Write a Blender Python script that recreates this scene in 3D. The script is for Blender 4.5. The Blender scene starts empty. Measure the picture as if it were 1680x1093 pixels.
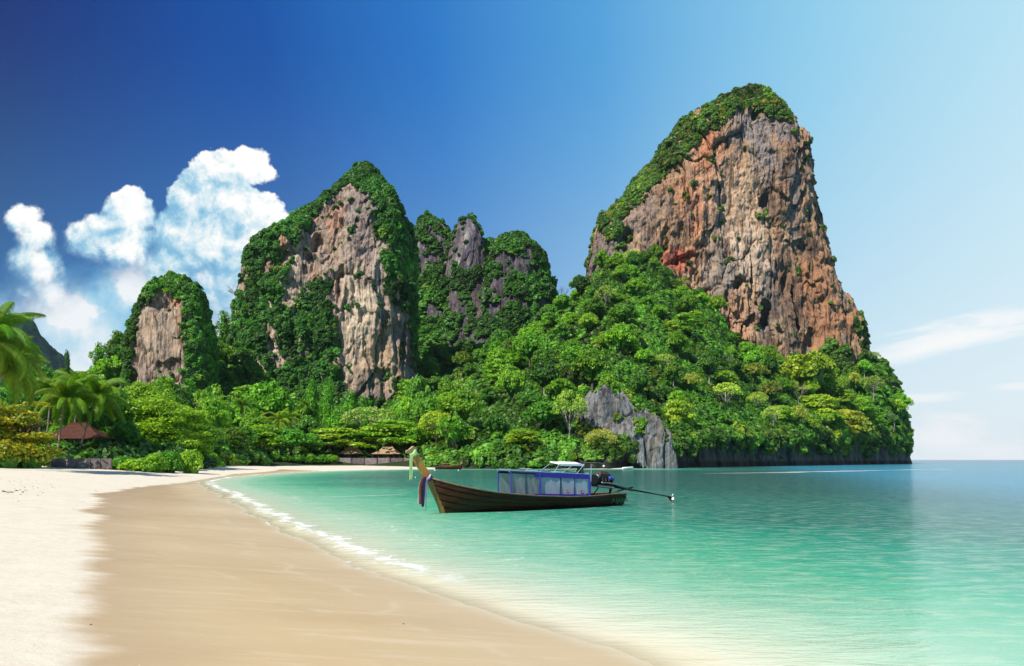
import bpy, math, random
import numpy as np
from mathutils import Vector, Matrix, Euler

random.seed(7)
S = bpy.context.scene
COL = S.collection

# ------------------------------------------------------------------ camera
F = 1318.0            # focal length in photograph pixels (1680 wide)
CAM_H = 2.4
def at(px, py, D):    # the point seen at a pixel of the photograph, D metres ahead
    return ((px - 840) / F * D, D, CAM_H + (754 - py) / F * D)
cam_d = bpy.data.cameras.new('camera')
cam = bpy.data.objects.new('camera', cam_d)
COL.objects.link(cam)
cam.location = (0, 0, CAM_H)
cam.rotation_euler = (math.radians(90), 0, 0)
cam_d.sensor_width = 36.0
cam_d.lens = 36.0 * F / 1680
cam_d.shift_y = 207.5 / 1680
cam_d.clip_start = 0.1
cam_d.clip_end = 30000
S.camera = cam
S.view_settings.view_transform = 'Standard'
S.view_settings.look = 'None'
S.view_settings.exposure = 0.25
S.view_settings.gamma = 1.0
S.view_settings.use_curve_mapping = False
S.cycles.max_bounces = 6
S.cycles.diffuse_bounces = 3
S.cycles.glossy_bounces = 3
S.cycles.transmission_bounces = 4
S.cycles.transparent_max_bounces = 8
S.cycles.caustics_reflective = False
S.cycles.caustics_refractive = False
S.cycles.use_denoising = True

SUN_DIR = Vector((-0.50, -0.54, 0.78)).normalized()
sun_d = bpy.data.lights.new('sun', 'SUN')
sun_d.energy = 5.0
sun_d.angle = math.radians(0.5)
sun_d.color = (1.0, 0.955, 0.87)
sun = bpy.data.objects.new('sun', sun_d)
COL.objects.link(sun)
sun.rotation_euler = SUN_DIR.to_track_quat('Z', 'Y').to_euler()
sun.location = (-60, -40, 80)

# ------------------------------------------------------------------ node helper
class NT:
    def __init__(s, tree):
        s.t = tree; s.n = tree.nodes; s.l = tree.links
    def _in(s, sock, v):
        if v is None: return
        if isinstance(v, bpy.types.NodeSocket): s.l.new(v, sock)
        else:
            try: sock.default_value = v
            except Exception:
                if isinstance(v, (int, float)): sock.default_value = [v] * len(sock.default_value)
                else: sock.default_value = list(v) + [1.0]
    def node(s, typ, _out=0, **kw):
        n = s.n.new(typ)
        for k, v in kw.items():
            if k.startswith('i_'): s._in(n.inputs[k[2:].replace('_', ' ')], v)
            elif k.startswith('n_'): s._in(n.inputs[int(k[2:])], v)
            else: setattr(n, k, v)
        return n
    def m(s, op, a, b=None, c=None, clamp=False):
        n = s.n.new('ShaderNodeMath'); n.operation = op; n.use_clamp = clamp
        s._in(n.inputs[0], a); s._in(n.inputs[1], b); s._in(n.inputs[2], c)
        return n.outputs[0]
    def v(s, op, a, b=None, c=None):
        n = s.n.new('ShaderNodeVectorMath'); n.operation = op
        s._in(n.inputs[0], a); s._in(n.inputs[1], b)
        if op == 'SCALE': s._in(n.inputs['Scale'], c)
        return n.outputs['Value'] if op in ('LENGTH', 'DOT_PRODUCT', 'DISTANCE') else n.outputs[0]
    def ramp(s, f, stops, interp='LINEAR'):
        n = s.n.new('ShaderNodeValToRGB'); cr = n.color_ramp; cr.interpolation = interp
        while len(cr.elements) < len(stops): cr.elements.new(0.5)
        for e, (p, c) in zip(cr.elements, stops):
            e.position = p
            e.color = tuple(c) + (1,) if not isinstance(c, (int, float)) else (c, c, c, 1)
        s._in(n.inputs[0], f)
        return n.outputs[0]
    def mix(s, f, a, b, mode='MIX'):
        n = s.n.new('ShaderNodeMix'); n.data_type = 'RGBA'; n.blend_type = mode
        n.clamp_factor = True
        s._in(n.inputs[0], f); s._in(n.inputs[6], a); s._in(n.inputs[7], b)
        return n.outputs[2]
    def noise(s, vec, scale, detail=4, rough=0.55, dist=0.0, out=0):
        n = s.n.new('ShaderNodeTexNoise')
        s._in(n.inputs['Vector'], vec); n.inputs['Scale'].default_value = scale
        n.inputs['Detail'].default_value = detail; n.inputs['Roughness'].default_value = rough
        n.inputs['Distortion'].default_value = dist
        return n.outputs[out]
    def sm(s, x, a, b, lo=0.0, hi=1.0):
        n = s.n.new('ShaderNodeMapRange'); n.interpolation_type = 'SMOOTHSTEP'
        s._in(n.inputs[0], x); n.inputs[1].default_value = a; n.inputs[2].default_value = b
        n.inputs[3].default_value = lo; n.inputs[4].default_value = hi
        return n.outputs[0]
    def lin(s, x, a, b, lo=0.0, hi=1.0):
        n = s.n.new('ShaderNodeMapRange')
        s._in(n.inputs[0], x); n.inputs[1].default_value = a; n.inputs[2].default_value = b
        n.inputs[3].default_value = lo; n.inputs[4].default_value = hi
        return n.outputs[0]
    def scale3(s, vec, sx, sy, sz):
        return s.v('MULTIPLY', vec, (sx, sy, sz))

def srgb(r, g, b):
    f = lambda c: (c / 255 / 12.92) if c / 255 <= 0.04045 else ((c / 255 + 0.055) / 1.055) ** 2.4
    return (f(r), f(g), f(b))

# ------------------------------------------------------------------ sky
W = bpy.data.worlds.new('World'); S.world = W; W.use_nodes = True
wt = NT(W.node_tree); wt.n.clear()
tc = wt.n.new('ShaderNodeTexCoord').outputs['Generated']
D3 = wt.v('NORMALIZE', tc)
sep = wt.node('ShaderNodeSeparateXYZ', n_0=D3)
dx, dy, dz = sep.outputs
G = Vector((0.84, 0.46, 0.30)).normalized()
gl = wt.v('DOT_PRODUCT', D3, tuple(G))
skyc = wt.ramp(wt.lin(gl, -0.4, 1.0), [
    (0.00, srgb(26, 34, 84)), (0.24, srgb(26, 44, 106)), (0.36, srgb(14, 62, 142)), (0.50, srgb(18, 82, 166)),
    (0.62, srgb(42, 120, 200)), (0.73, srgb(84, 162, 221)), (0.84, srgb(144, 206, 238)), (0.92, srgb(184, 227, 245)), (0.97, srgb(214, 240, 250)), (1.0, srgb(232, 247, 252))])
deepest = wt.v('DOT_PRODUCT', D3, tuple(Vector((-0.9, 0.5, 0.6)).normalized()))
skyc = wt.mix(wt.sm(deepest, 0.80, 0.98, 0.0, 0.85), skyc, srgb(30, 42, 98) + (1,))
low = wt.m('POWER', wt.lin(wt.m('ABSOLUTE', dz), 0.0, 0.46, 1.0, 0.0), 1.7)
lowc = wt.ramp(wt.lin(gl, -0.4, 1.0), [(0.0, srgb(70, 140, 205)), (0.28, srgb(84, 160, 218)), (0.45, srgb(112, 184, 230)), (0.62, srgb(160, 212, 238)), (0.78, srgb(232, 246, 251)), (1.0, srgb(255, 255, 255))])
sky = wt.mix(wt.m('MULTIPLY', low, 0.98), skyc, lowc)
# a share of the physical sky keeps its fine gradient in the light
nish = wt.node('ShaderNodeTexSky', sky_type='NISHITA', sun_disc=False)
nish.sun_elevation = math.asin(SUN_DIR.z)
nish.sun_rotation = math.atan2(SUN_DIR.x, SUN_DIR.y)
sky = wt.mix(0.02, sky, wt.v('SCALE', nish.outputs[0], None, 0.1))
# clouds: cumulus heaps to the left, streaks low on the right; p is the direction on the plane one unit ahead
ysafe = wt.m('MAXIMUM', dy, 0.05)
P = wt.node('ShaderNodeCombineXYZ', n_0=wt.m('DIVIDE', dx, ysafe), n_1=wt.m('DIVIDE', dz, ysafe)).outputs[0]
front = wt.sm(dy, 0.15, 0.45)

blobs = [(36, 360, 34, 32), (54, 392, 40, 34), (40, 424, 34, 32), (68, 440, 42, 42), (84, 484, 38, 40), (46, 478, 34, 22),
         (212, 352, 46, 42), (172, 370, 42, 34), (134, 386, 32, 32), (150, 406, 44, 28), (204, 400, 58, 44), (230, 424, 26, 26),
         (402, 274, 44, 32), (356, 284, 52, 40), (320, 322, 46, 50), (442, 281, 22, 15), (372, 334, 66, 46), (424, 352, 48, 42), (468, 372, 34, 28),
         (330, 392, 92, 60), (424, 412, 90, 60), (278, 436, 60, 50), (400, 480, 110, 70)]
def cloud_group():
    g = bpy.data.node_groups.new('cloud_density', 'ShaderNodeTree')
    g.interface.new_socket('p', in_out='INPUT', socket_type='NodeSocketVector')
    g.interface.new_socket('shape', in_out='OUTPUT', socket_type='NodeSocketFloat')
    g.interface.new_socket('puff', in_out='OUTPUT', socket_type='NodeSocketFloat')
    q = NT(g); gi = q.n.new('NodeGroupInput'); go = q.n.new('NodeGroupOutput')
    p0 = gi.outputs[0]
    w1 = q.noise(p0, 16, 4, 0.55, out=1)
    p = q.v('ADD', p0, q.v('SCALE', q.v('SUBTRACT', w1, (0.5, 0.5, 0.5)), None, 0.030))
    cur = None
    for cx, cy, rx, ry in blobs:
        u, v_ = (cx - 840) / F, (754 - cy) / F
        e = q.v('MULTIPLY', q.v('SUBTRACT', p, (u, v_, 0)), (F / rx / 1.10, F / ry / 1.10, 0))
        d = q.m('MULTIPLY', q.m('SUBTRACT', 1.0, q.v('LENGTH', e)), min(rx, ry) / 30.0)
        cur = d if cur is None else q.m('SMOOTH_MAX', cur, d, 0.22)
    vo = q.n.new('ShaderNodeTexVoronoi'); vo.feature = 'F1'; vo.voronoi_dimensions = '2D'
    q._in(vo.inputs['Vector'], p); vo.inputs['Scale'].default_value = 38; vo.inputs['Detail'].default_value = 3.0
    vo.inputs['Roughness'].default_value = 0.6
    bil = q.m('SUBTRACT', 0.5, vo.outputs['Distance'])
    fb = q.m('SUBTRACT', q.noise(p, 34, 7, 0.6), 0.5)
    q.l.new(cur, go.inputs[0]); q.l.new(q.m('ADD', q.m('MULTIPLY', bil, 0.55), q.m('MULTIPLY', fb, 0.7)), go.inputs[1])
    return g
cg = cloud_group()
def cden(p):
    n = wt.n.new('ShaderNodeGroup'); n.node_tree = cg; wt._in(n.inputs[0], p); return n.outputs[0], n.outputs[1]
plain = sky
s0, n0 = cden(P)
s1, n1 = cden(wt.v('ADD', P, (0.006, 0.008, 0)))
s2, n2 = cden(wt.v('ADD', P, (0.026, 0.022, 0)))
pv = wt.node('ShaderNodeSeparateXYZ', n_0=P).outputs[1]
dd = wt.m('ADD', s0, wt.m('MULTIPLY', n0, 0.42))
soft = wt.lin(pv, 0.20, 0.32, 1.2, 0.16)
alpha = wt.sm(wt.m('DIVIDE', dd, soft, clamp=True), 0.0, 1.0)
alpha = wt.m('MULTIPLY', alpha, wt.sm(pv, 0.10, 0.26))
rim = wt.m('MULTIPLY', wt.m('SUBTRACT', wt.m('MINIMUM', s0, 1.2), wt.m('MINIMUM', s2, 1.2)), 0.50)
tex = wt.m('MULTIPLY', wt.m('SUBTRACT', n0, n1), 0.75)
lump = wt.m('MULTIPLY', wt.m('SUBTRACT', wt.noise(P, 17, 4, 0.55), 0.5), 0.55)
lit = wt.m('ADD', wt.m('ADD', rim, tex), wt.m('ADD', lump, wt.lin(pv, 0.16, 0.40, 0.34, 0.50)))
cloudc = wt.ramp(lit, [(0.0, srgb(132, 188, 222)), (0.25, srgb(166, 210, 233)), (0.48, srgb(208, 233, 244)), (0.74, srgb(250, 253, 253)), (1.0, (1.08, 1.08, 1.08))])
# veil of thin cloud below and behind the heaps
ev = wt.v('MULTIPLY', wt.v('SUBTRACT', P, ((210 - 840) / F, (754 - 585) / F, 0)), (F / 380, F / 190, 0))
veil = wt.sm(wt.m('ADD', wt.m('SUBTRACT', 1.0, wt.v('LENGTH', ev)), wt.m('MULTIPLY', wt.m('SUBTRACT', wt.noise(P, 7, 7, 0.6, 0.3), 0.5), 1.2)), 0.0, 0.55)
hrt = wt.v('MULTIPLY', wt.v('SUBTRACT', P, ((118 - 840) / F, (754 - 512) / F, 0)), (F / 62, F / 44, 0))
hr = wt.m('MULTIPLY', wt.sm(wt.m('ADD', wt.m('SUBTRACT', 1.0, wt.v('LENGTH', hrt)), wt.m('MULTIPLY', n0, 0.5)), 0.0, 0.9), 0.5)
hr2 = wt.v('MULTIPLY', wt.v('SUBTRACT', P, ((225 - 840) / F, (754 - 470) / F, 0)), (F / 80, F / 60, 0))
hr = wt.m('ADD', hr, wt.m('MULTIPLY', wt.sm(wt.m('ADD', wt.m('SUBTRACT', 1.0, wt.v('LENGTH', hr2)), wt.m('MULTIPLY', n0, 0.5)), 0.0, 0.9), 0.35))
veilc = wt.ramp(wt.m('ADD', wt.m('ADD', wt.noise(P, 9, 5, 0.55), hr), wt.lin(pv, 0.22, 0.10, -0.08, 0.14)), [(0.30, srgb(104, 182, 228)), (0.48, srgb(176, 220, 241)), (0.66, srgb(250, 253, 254))])
sky = wt.mix(wt.m('MULTIPLY', wt.m('MULTIPLY', veil, 0.93), front), sky, veilc)
sky = wt.mix(wt.m('MULTIPLY', alpha, front), sky, cloudc)
# streaks
def streak(cx, cy, rx, ry, tilt, amt):
    global sky
    a = math.radians(tilt)
    q = wt.v('SUBTRACT', P, ((cx - 840) / F, (754 - cy) / F, 0))
    qx = wt.v('DOT_PRODUCT', q, (math.cos(a), math.sin(a), 0))
    qy = wt.v('DOT_PRODUCT', q, (-math.sin(a), math.cos(a), 0))
    c = wt.node('ShaderNodeCombineXYZ', n_0=wt.m('MULTIPLY', qx, F / rx), n_1=wt.m('MULTIPLY', qy, F / ry)).outputs[0]
    st = wt.node('ShaderNodeCombineXYZ', n_0=wt.m('MULTIPLY', qx, 9), n_1=wt.m('MULTIPLY', qy, 60), n_2=cx * 0.01).outputs[0]
    n = wt.m('SUBTRACT', wt.noise(st, 1.0, 7, 0.62, 0.6), 0.5)
    d = wt.sm(wt.m('ADD', wt.m('SUBTRACT', 1.0, wt.v('LENGTH', c)), wt.m('MULTIPLY', n, 1.7)), 0.0, 0.9)
    sky = wt.mix(wt.m('MULTIPLY', wt.m('MULTIPLY', d, amt), front), sky, (0.96, 0.98, 0.985, 1))
streak(1580, 548, 200, 36, 12, 1.0)
streak(1470, 585, 90, 16, 8, 0.6)
streak(1700, 512, 90, 14, 14, 0.5)
streak(1520, 652, 90, 13, 2, 0.75)
streak(1670, 634, 50, 9, 2, 0.7)
streak(1555, 712, 80, 44, 0, 0.95)
streak(1640, 740, 70, 18, 0, 0.6)
# the clouds stand in one part of the sky only: elsewhere the plain sky is all there is
box = wt.m('MULTIPLY', wt.m('GREATER_THAN', dy, 0.15), wt.m('MULTIPLY', wt.m('GREATER_THAN', pv, 0.0), wt.m('LESS_THAN', pv, 0.50)))
bg = wt.node('ShaderNodeMixShader', n_0=box, n_1=wt.node('ShaderNodeBackground', i_Color=plain, i_Strength=0.84).outputs[0],
             n_2=wt.node('ShaderNodeBackground', i_Color=sky, i_Strength=0.84).outputs[0])
wo = wt.n.new('ShaderNodeOutputWorld'); wt.l.new(bg.outputs[0], wo.inputs[0])
W.cycles.sampling_method = 'MANUAL'; W.cycles.sample_map_resolution = 64

# ------------------------------------------------------------------ numpy noise
def _hash(ix, iy, iz, seed):
    h = (ix.astype(np.int64) * 374761393 + iy.astype(np.int64) * 668265263 + iz.astype(np.int64) * 2147483647 + seed * 1274126177) & 0xFFFFFFFF
    h = ((h ^ (h >> 13)) * 1274126177) & 0xFFFFFFFF
    h = ((h ^ (h >> 16)) * 2246822519) & 0xFFFFFFFF
    return ((h ^ (h >> 15)) & 0xFFFF) / 65535.0
def cells(u, v, seed=0):
    """jittered cells in two dimensions: value of the nearest cell, distance to its border"""
    ui, vi = np.floor(u), np.floor(v); z0 = np.zeros(u.shape)
    f1 = np.full(u.shape, 9.0); f2 = np.full(u.shape, 9.0); idv = np.zeros(u.shape)
    for a in (-1, 0, 1):
        for b in (-1, 0, 1):
            cx, cy = ui + a, vi + b
            dx_ = cx + _hash(cx, cy, z0, seed) - u; dy_ = cy + _hash(cx, cy, z0, seed + 5) - v
            d = np.hypot(dx_, dy_); h = _hash(cx, cy, z0, seed + 9)
            n_ = d < f1; f2 = np.where(n_, f1, np.minimum(f2, d)); idv = np.where(n_, h, idv); f1 = np.where(n_, d, f1)
    return idv, f2 - f1
def vnoise(x, y, z, seed=0):
    x, y, z = np.broadcast_arrays(x, y, z)
    xi, yi, zi = np.floor(x), np.floor(y), np.floor(z)
    fx, fy, fz = x - xi, y - yi, z - zi
    fx = fx * fx * fx * (fx * (fx * 6 - 15) + 10); fy = fy * fy * fy * (fy * (fy * 6 - 15) + 10); fz = fz * fz * fz * (fz * (fz * 6 - 15) + 10)
    c = lambda a, b, d: _hash(xi + a, yi + b, zi + d, seed)
    x00 = c(0, 0, 0) * (1 - fx) + c(1, 0, 0) * fx; x10 = c(0, 1, 0) * (1 - fx) + c(1, 1, 0) * fx
    x01 = c(0, 0, 1) * (1 - fx) + c(1, 0, 1) * fx; x11 = c(0, 1, 1) * (1 - fx) + c(1, 1, 1) * fx
    y0 = x00 * (1 - fy) + x10 * fy; y1 = x01 * (1 - fy) + x11 * fy
    return (y0 * (1 - fz) + y1 * fz) * 2 - 1
def fbm(x, y, z, octv=4, seed=0, gain=0.5, ridged=False):
    s, a, t = 0, 1.0, 0
    for i in range(octv):
        n = vnoise(x * 2 ** i, y * 2 ** i, z * 2 ** i, seed + i * 17)
        if ridged: n = 1 - 2 * np.abs(n)
        s = s + a * n; t += a; a *= gain
    return s / t

# ------------------------------------------------------------------ mesh helpers
def np_mesh(name, V, Q, attrs=None, smooth=True, tris=None, fattrs=None):
    me = bpy.data.meshes.new(name)
    V = np.asarray(V, np.float32); Q = np.asarray(Q, np.int32)
    nf = Q.shape[1]
    me.vertices.add(len(V)); me.vertices.foreach_set('co', V.ravel())
    nl = Q.size; me.loops.add(nl); me.loops.foreach_set('vertex_index', Q.ravel())
    me.polygons.add(len(Q)); me.polygons.foreach_set('loop_start', np.arange(0, nl, nf, dtype=np.int32))
    me.polygons.foreach_set('loop_total', np.full(len(Q), nf, np.int32))
    me.polygons.foreach_set('use_smooth', np.full(len(Q), smooth, bool))
    me.update(calc_edges=True)
    for k, a in (attrs or {}).items():
        at_ = me.attributes.new(k, 'FLOAT', 'POINT'); at_.data.foreach_set('value', np.asarray(a, np.float32).ravel())
    for k, a in (fattrs or {}).items():
        at_ = me.attributes.new(k, 'FLOAT', 'FACE'); at_.data.foreach_set('value', np.asarray(a, np.float32).ravel())
    me.validate()
    return me
def grid_quads(nr, nc, wrap=False):
    i = np.arange(nr - 1)[:, None]; j = np.arange(nc if wrap else nc - 1)[None, :]
    j2 = (j + 1) % nc
    return np.stack(np.broadcast_arrays(i * nc + j, i * nc + j2, (i + 1) * nc + j2, (i + 1) * nc + j), -1).reshape(-1, 4)
def link(name, me, mat=None, parent=None, loc=None):
    o = bpy.data.objects.new(name, me); COL.objects.link(o)
    if mat is not None and len(me.materials) == 0: me.materials.append(mat)
    if parent is not None: o.parent = parent
    if loc is not None: o.location = loc
    return o
def tag(o, label=None, category=None, group=None, kind=None):
    if label: o['label'] = label
    if category: o['category'] = category
    if group: o['group'] = group
    if kind: o['kind'] = kind
    return o
def empty(name, loc=(0, 0, 0), rz=0, label=None, category=None, group=None, scale=None):
    o = bpy.data.objects.new(name, None); COL.objects.link(o); o.location = loc
    o.rotation_euler = (0, 0, rz); o.empty_display_size = 0.5
    if scale is not None: o.scale = scale if not isinstance(scale, (int, float)) else (scale,) * 3
    return tag(o, label, category, group)

class MB:      # collects shapes for one mesh
    def __init__(s): s.v = []; s.f = []
    def box(s, c, size, rot=None):
        b = len(s.v); hx, hy, hz = [q / 2 for q in size]; M = rot.to_matrix() if rot is not None else None
        for sx, sy, sz in ((-1, -1, -1), (1, -1, -1), (1, 1, -1), (-1, 1, -1), (-1, -1, 1), (1, -1, 1), (1, 1, 1), (-1, 1, 1)):
            p = Vector((sx * hx, sy * hy, sz * hz))
            if M is not None: p = M @ p
            s.v.append(tuple(Vector(c) + p))
        for f in ((0, 3, 2, 1), (4, 5, 6, 7), (0, 1, 5, 4), (1, 2, 6, 5), (2, 3, 7, 6), (3, 0, 4, 7)): s.f.append([b + i for i in f])
        return s
    def tube(s, pts, rad, n=8, caps=True, flat=1.0):
        pts = [Vector(p) for p in pts]
        if isinstance(rad, (int, float)): rad = [rad] * len(pts)
        b = len(s.v); up = None
        for i, p in enumerate(pts):
            t = (pts[min(i + 1, len(pts) - 1)] - pts[max(i - 1, 0)]).normalized()
            if up is None:
                up = Vector((0, 0, 1)) if abs(t.z) < 0.9 else Vector((1, 0, 0))
            x = t.cross(up).normalized(); y = x.cross(t).normalized(); up = y
            for k in range(n):
                a = 2 * math.pi * k / n
                s.v.append(tuple(p + x * (math.cos(a) * rad[i]) + y * (math.sin(a) * rad[i] * flat)))
        for i in range(len(pts) - 1):
            for k in range(n):
                k2 = (k + 1) % n
                s.f.append([b + i * n + k, b + i * n + k2, b + (i + 1) * n + k2, b + (i + 1) * n + k])
        if caps:
            s.f.append([b + k for k in range(n)][::-1]); s.f.append([b + (len(pts) - 1) * n + k for k in range(n)])
        return s
    def quad(s, *ps):
        b = len(s.v); s.v += [tuple(p) for p in ps]; s.f.append(list(range(b, b + len(ps)))); return s
    def build(s, name, mat, parent=None, loc=None, smooth=False, bevel=0.0):
        me = bpy.data.meshes.new(name); me.from_pydata(s.v, [], s.f); me.validate(); me.update()
        if smooth: me.polygons.foreach_set('use_smooth', [True] * len(me.polygons))
        o = link(name, me, mat, parent, loc)
        if bevel:
            m = o.modifiers.new('bevel', 'BEVEL'); m.width = bevel; m.segments = 2; m.limit_method = 'ANGLE'
        return o

# ------------------------------------------------------------------ materials
def material(name):
    m = bpy.data.materials.new(name); m.use_nodes = True
    t = NT(m.node_tree); t.n.clear()
    out = t.n.new('ShaderNodeOutputMaterial')
    return m, t, out
def bump(t, h, strength, dist):
    b = t.n.new('ShaderNodeBump'); t._in(b.inputs['Height'], h); b.inputs['Strength'].default_value = strength; b.inputs['Distance'].default_value = dist
    return b.outputs[0]
def princ(t, col, rough, normal=None, spec=0.5, metal=0.0):
    p = t.n.new('ShaderNodeBsdfPrincipled')
    t._in(p.inputs['Base Color'], col); t._in(p.inputs['Roughness'], rough)
    t._in(p.inputs['Specular IOR Level'], spec); t._in(p.inputs['Metallic'], metal)
    if normal is not None: t.l.new(normal, p.inputs['Normal'])
    return p.outputs[0]
def simple(name, c1, c2=None, rough=0.6, scale=6.0, stretch=(1, 1, 1), spec=0.4, metal=0.0, bmp=0.15, bd=0.01):
    m, t, out = material(name)
    tc = t.n.new('ShaderNodeTexCoord').outputs['Object']
    n = t.noise(t.scale3(tc, *stretch), scale, 6, 0.6)
    c2 = c2 or tuple(x * 0.6 for x in c1)
    col = t.mix(t.sm(n, 0.32, 0.68), tuple(c1) + (1,), tuple(c2) + (1,))
    t.l.new(princ(t, col, rough, bump(t, n, bmp, bd), spec, metal), out.inputs[0])
    return m
def leafy(name, A, B, instancer=False, trans=0.30, gloss=0.45, dry=None):
    m, t, out = material(name)
    lv = t.node('ShaderNodeAttribute', attribute_name='leafv').outputs['Fac']
    col = t.mix(lv, tuple(A) + (1,), tuple(B) + (1,))
    if instancer: tint = t.node('ShaderNodeAttribute', attribute_name='tint', attribute_type='INSTANCER').outputs['Color']
    else: tint = t.n.new('ShaderNodeObjectInfo').outputs['Color']
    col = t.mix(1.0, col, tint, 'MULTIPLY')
    p = princ(t, col, 0.5, None, gloss)
    tr = t.node('ShaderNodeBsdfTranslucent', i_Color=t.mix(1.0, col, (1.35, 1.25, 0.5, 1), 'MULTIPLY')).outputs[0]
    mx = t.node('ShaderNodeMixShader', n_0=trans, n_1=p, n_2=tr).outputs[0]
    t.l.new(mx, out.inputs[0])
    return m
# ------------------------------------------------------------------ shoreline and ground shape
def g2(px, py, z=0.0):          # ground point of height z seen at a pixel
    D = (CAM_H - z) * F / (py - 754); return ((px - 840) / F * D, D)
shore = [(9, -14), (6, -8), (4.0, 0), (2.6, 5.5)] + [g2(*p) for p in [(1080, 1093), (1000, 1062), (900, 1036), (800, 1002), (752, 984), (700, 966), (650, 950), (600, 936), (570, 924), (540, 911),
         (510, 896), (480, 880), (455, 868), (430, 855), (405, 838), (385, 824), (362, 812), (342, 803), (330, 797), (328, 791), (345, 786), (380, 782), (440, 777.5), (500, 774.2), (560, 772), (640, 770.4), (740, 769.4)]]
shore += [(-2, 205), (10, 203), (30, 206)]
sx = np.array([p[0] for p in shore]); sy = np.array([p[1] for p in shore])
def seg_dist(X, Y, px, py):
    d = np.full(X.shape, 1e9)
    for i in range(len(px) - 1):
        ax, ay, bx, by = px[i], py[i], px[i + 1], py[i + 1]
        vx, vy = bx - ax, by - ay
        t = np.clip(((X - ax) * vx + (Y - ay) * vy) / (vx * vx + vy * vy), 0, 1)
        d = np.minimum(d, np.hypot(X - ax - t * vx, Y - ay - t * vy))
    return d
def inside(X, Y, poly):
    r = np.zeros(X.shape, bool); n = len(poly)
    for i in range(n):
        x1, y1 = poly[i]; x2, y2 = poly[(i + 1) % n]
        if y1 == y2: continue
        c = ((y1 > Y) != (y2 > Y)) & (X < (x2 - x1) * (Y - y1) / (y2 - y1) + x1)
        r ^= c
    return r
water_poly = list(zip(sx, sy)) + [(34, 260), (60, 460), (9000, 460), (9000, -14)]
wob = lambda X, Y: 0.16 * fbm(X * 0.5, Y * 0.5, X * 0, 3, 5) + 0.05 * vnoise(X * 2.2, Y * 2.2, X * 0, 8)
def sdist(X, Y):                # + on land, - in the sea
    d = seg_dist(X, Y, sx, sy)
    return np.where(inside(X, Y, water_poly), -d, d) + wob(X, Y) * np.clip(Y / 12, 0.6, 4)
wet_line = [(-1.5, -14), (-2.4, 0), (-4.6, 7)] + [g2(*p, 0.27) for p in [(118, 1093), (124, 1040), (134, 980), (128, 935), (142, 900), (128, 872), (150, 862), (160, 856), (150, 851), (130, 846), (150, 838), (158, 826), (140, 818),
            (185, 812), (205, 805), (240, 799), (300, 789), (340, 782), (380, 777), (440, 773.5), (460, 771.5)]] + [(-40, 165), (-10, 190), (4, 198)]
wet_poly = wet_line + [(200, 190), (200, -14)]
wlx = np.array([p[0] for p in wet_line]); wly = np.array([p[1] for p in wet_line])
def wdist(X, Y):
    d = seg_dist(X, Y, wlx, wly)
    return np.where(inside(X, Y, wet_poly), d, -d)      # + on wet sand
def sand_z(X, Y, sd=None):
    sd = sdist(X, Y) if sd is None else sd
    land = 1.75 * (1 - np.exp(-np.maximum(sd, 0) / 26.0)) + 0.012 * np.maximum(sd, 0)
    sea = -4.0 * (1 - np.exp(np.minimum(sd, 0) / 60.0))
    land = land * (1 - 0.55 * np.clip((Y - 165) / 35, 0, 1) * np.clip((X + 100) / 30, 0, 1))
    z = np.where(sd > 0, land, sea)
    dry = np.clip(-wdist(X, Y) / 3, 0, 1)
    return z + dry * (0.05 * fbm(X * 0.35, Y * 0.35, X * 0, 3, 3) + 0.012 * vnoise(X * 2.5, Y * 2.5, X * 0, 4))

# --- sand
ys = -9 + np.geomspace(1, 270, 430) - 1
uu = np.linspace(-1.35, 1.15, 470)
Yg, Ug = np.meshgrid(ys, uu, indexing='ij')
Xg = Ug * (Yg + 17)
sd = sdist(Xg, Yg); wd = wdist(Xg, Yg)
me = np_mesh('sand', np.stack([Xg, Yg, sand_z(Xg, Yg, sd)], -1).reshape(-1, 3), grid_quads(*Xg.shape), {'sd': sd, 'wd': wd})
m, t, out = material('sand')
geo = t.n.new('ShaderNodeNewGeometry').outputs['Position']
wdn = t.node('ShaderNodeAttribute', attribute_name='wd').outputs['Fac']
sdn = t.node('ShaderNodeAttribute', attribute_name='sd').outputs['Fac']
st = t.scale3(geo, 0.25, 1.6, 1)
wob_n = t.m('MULTIPLY', t.m('SUBTRACT', t.noise(t.scale3(geo, 0.30, 0.8, 1), 0.8, 8, 0.62), 0.5), 2.0)
wet = t.sm(t.m('ADD', wdn, wob_n), -0.15, 0.50)
fine = t.noise(geo, 60, 3, 0.6); med = t.noise(geo, 1.3, 6, 0.6); big = t.noise(t.scale3(geo, 0.05, 0.22, 1), 1.0, 4, 0.55)
dryc = t.mix(t.sm(med, 0.3, 0.75), (0.74, 0.66, 0.53, 1), (0.68, 0.59, 0.46, 1))
dryc = t.mix(t.sm(fine, 0.60, 0.78), dryc, (0.46, 0.37, 0.28, 1))
wetc = t.mix(t.sm(big, 0.3, 0.7), (0.64, 0.475, 0.265, 1), (0.55, 0.385, 0.20, 1))
wetc = t.mix(t.sm(t.noise(t.scale3(geo, 0.5, 3.2, 1), 1.0, 6, 0.65, 0.4), 0.50, 0.72), wetc, (0.68, 0.52, 0.32, 1))
wetc = t.mix(t.m('MULTIPLY', t.sm(t.m('ADD', sdn, t.m('MULTIPLY', wob_n, 1.5)), 3.5, 0.0), 0.28), wetc, (0.66, 0.54, 0.38, 1))
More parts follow.
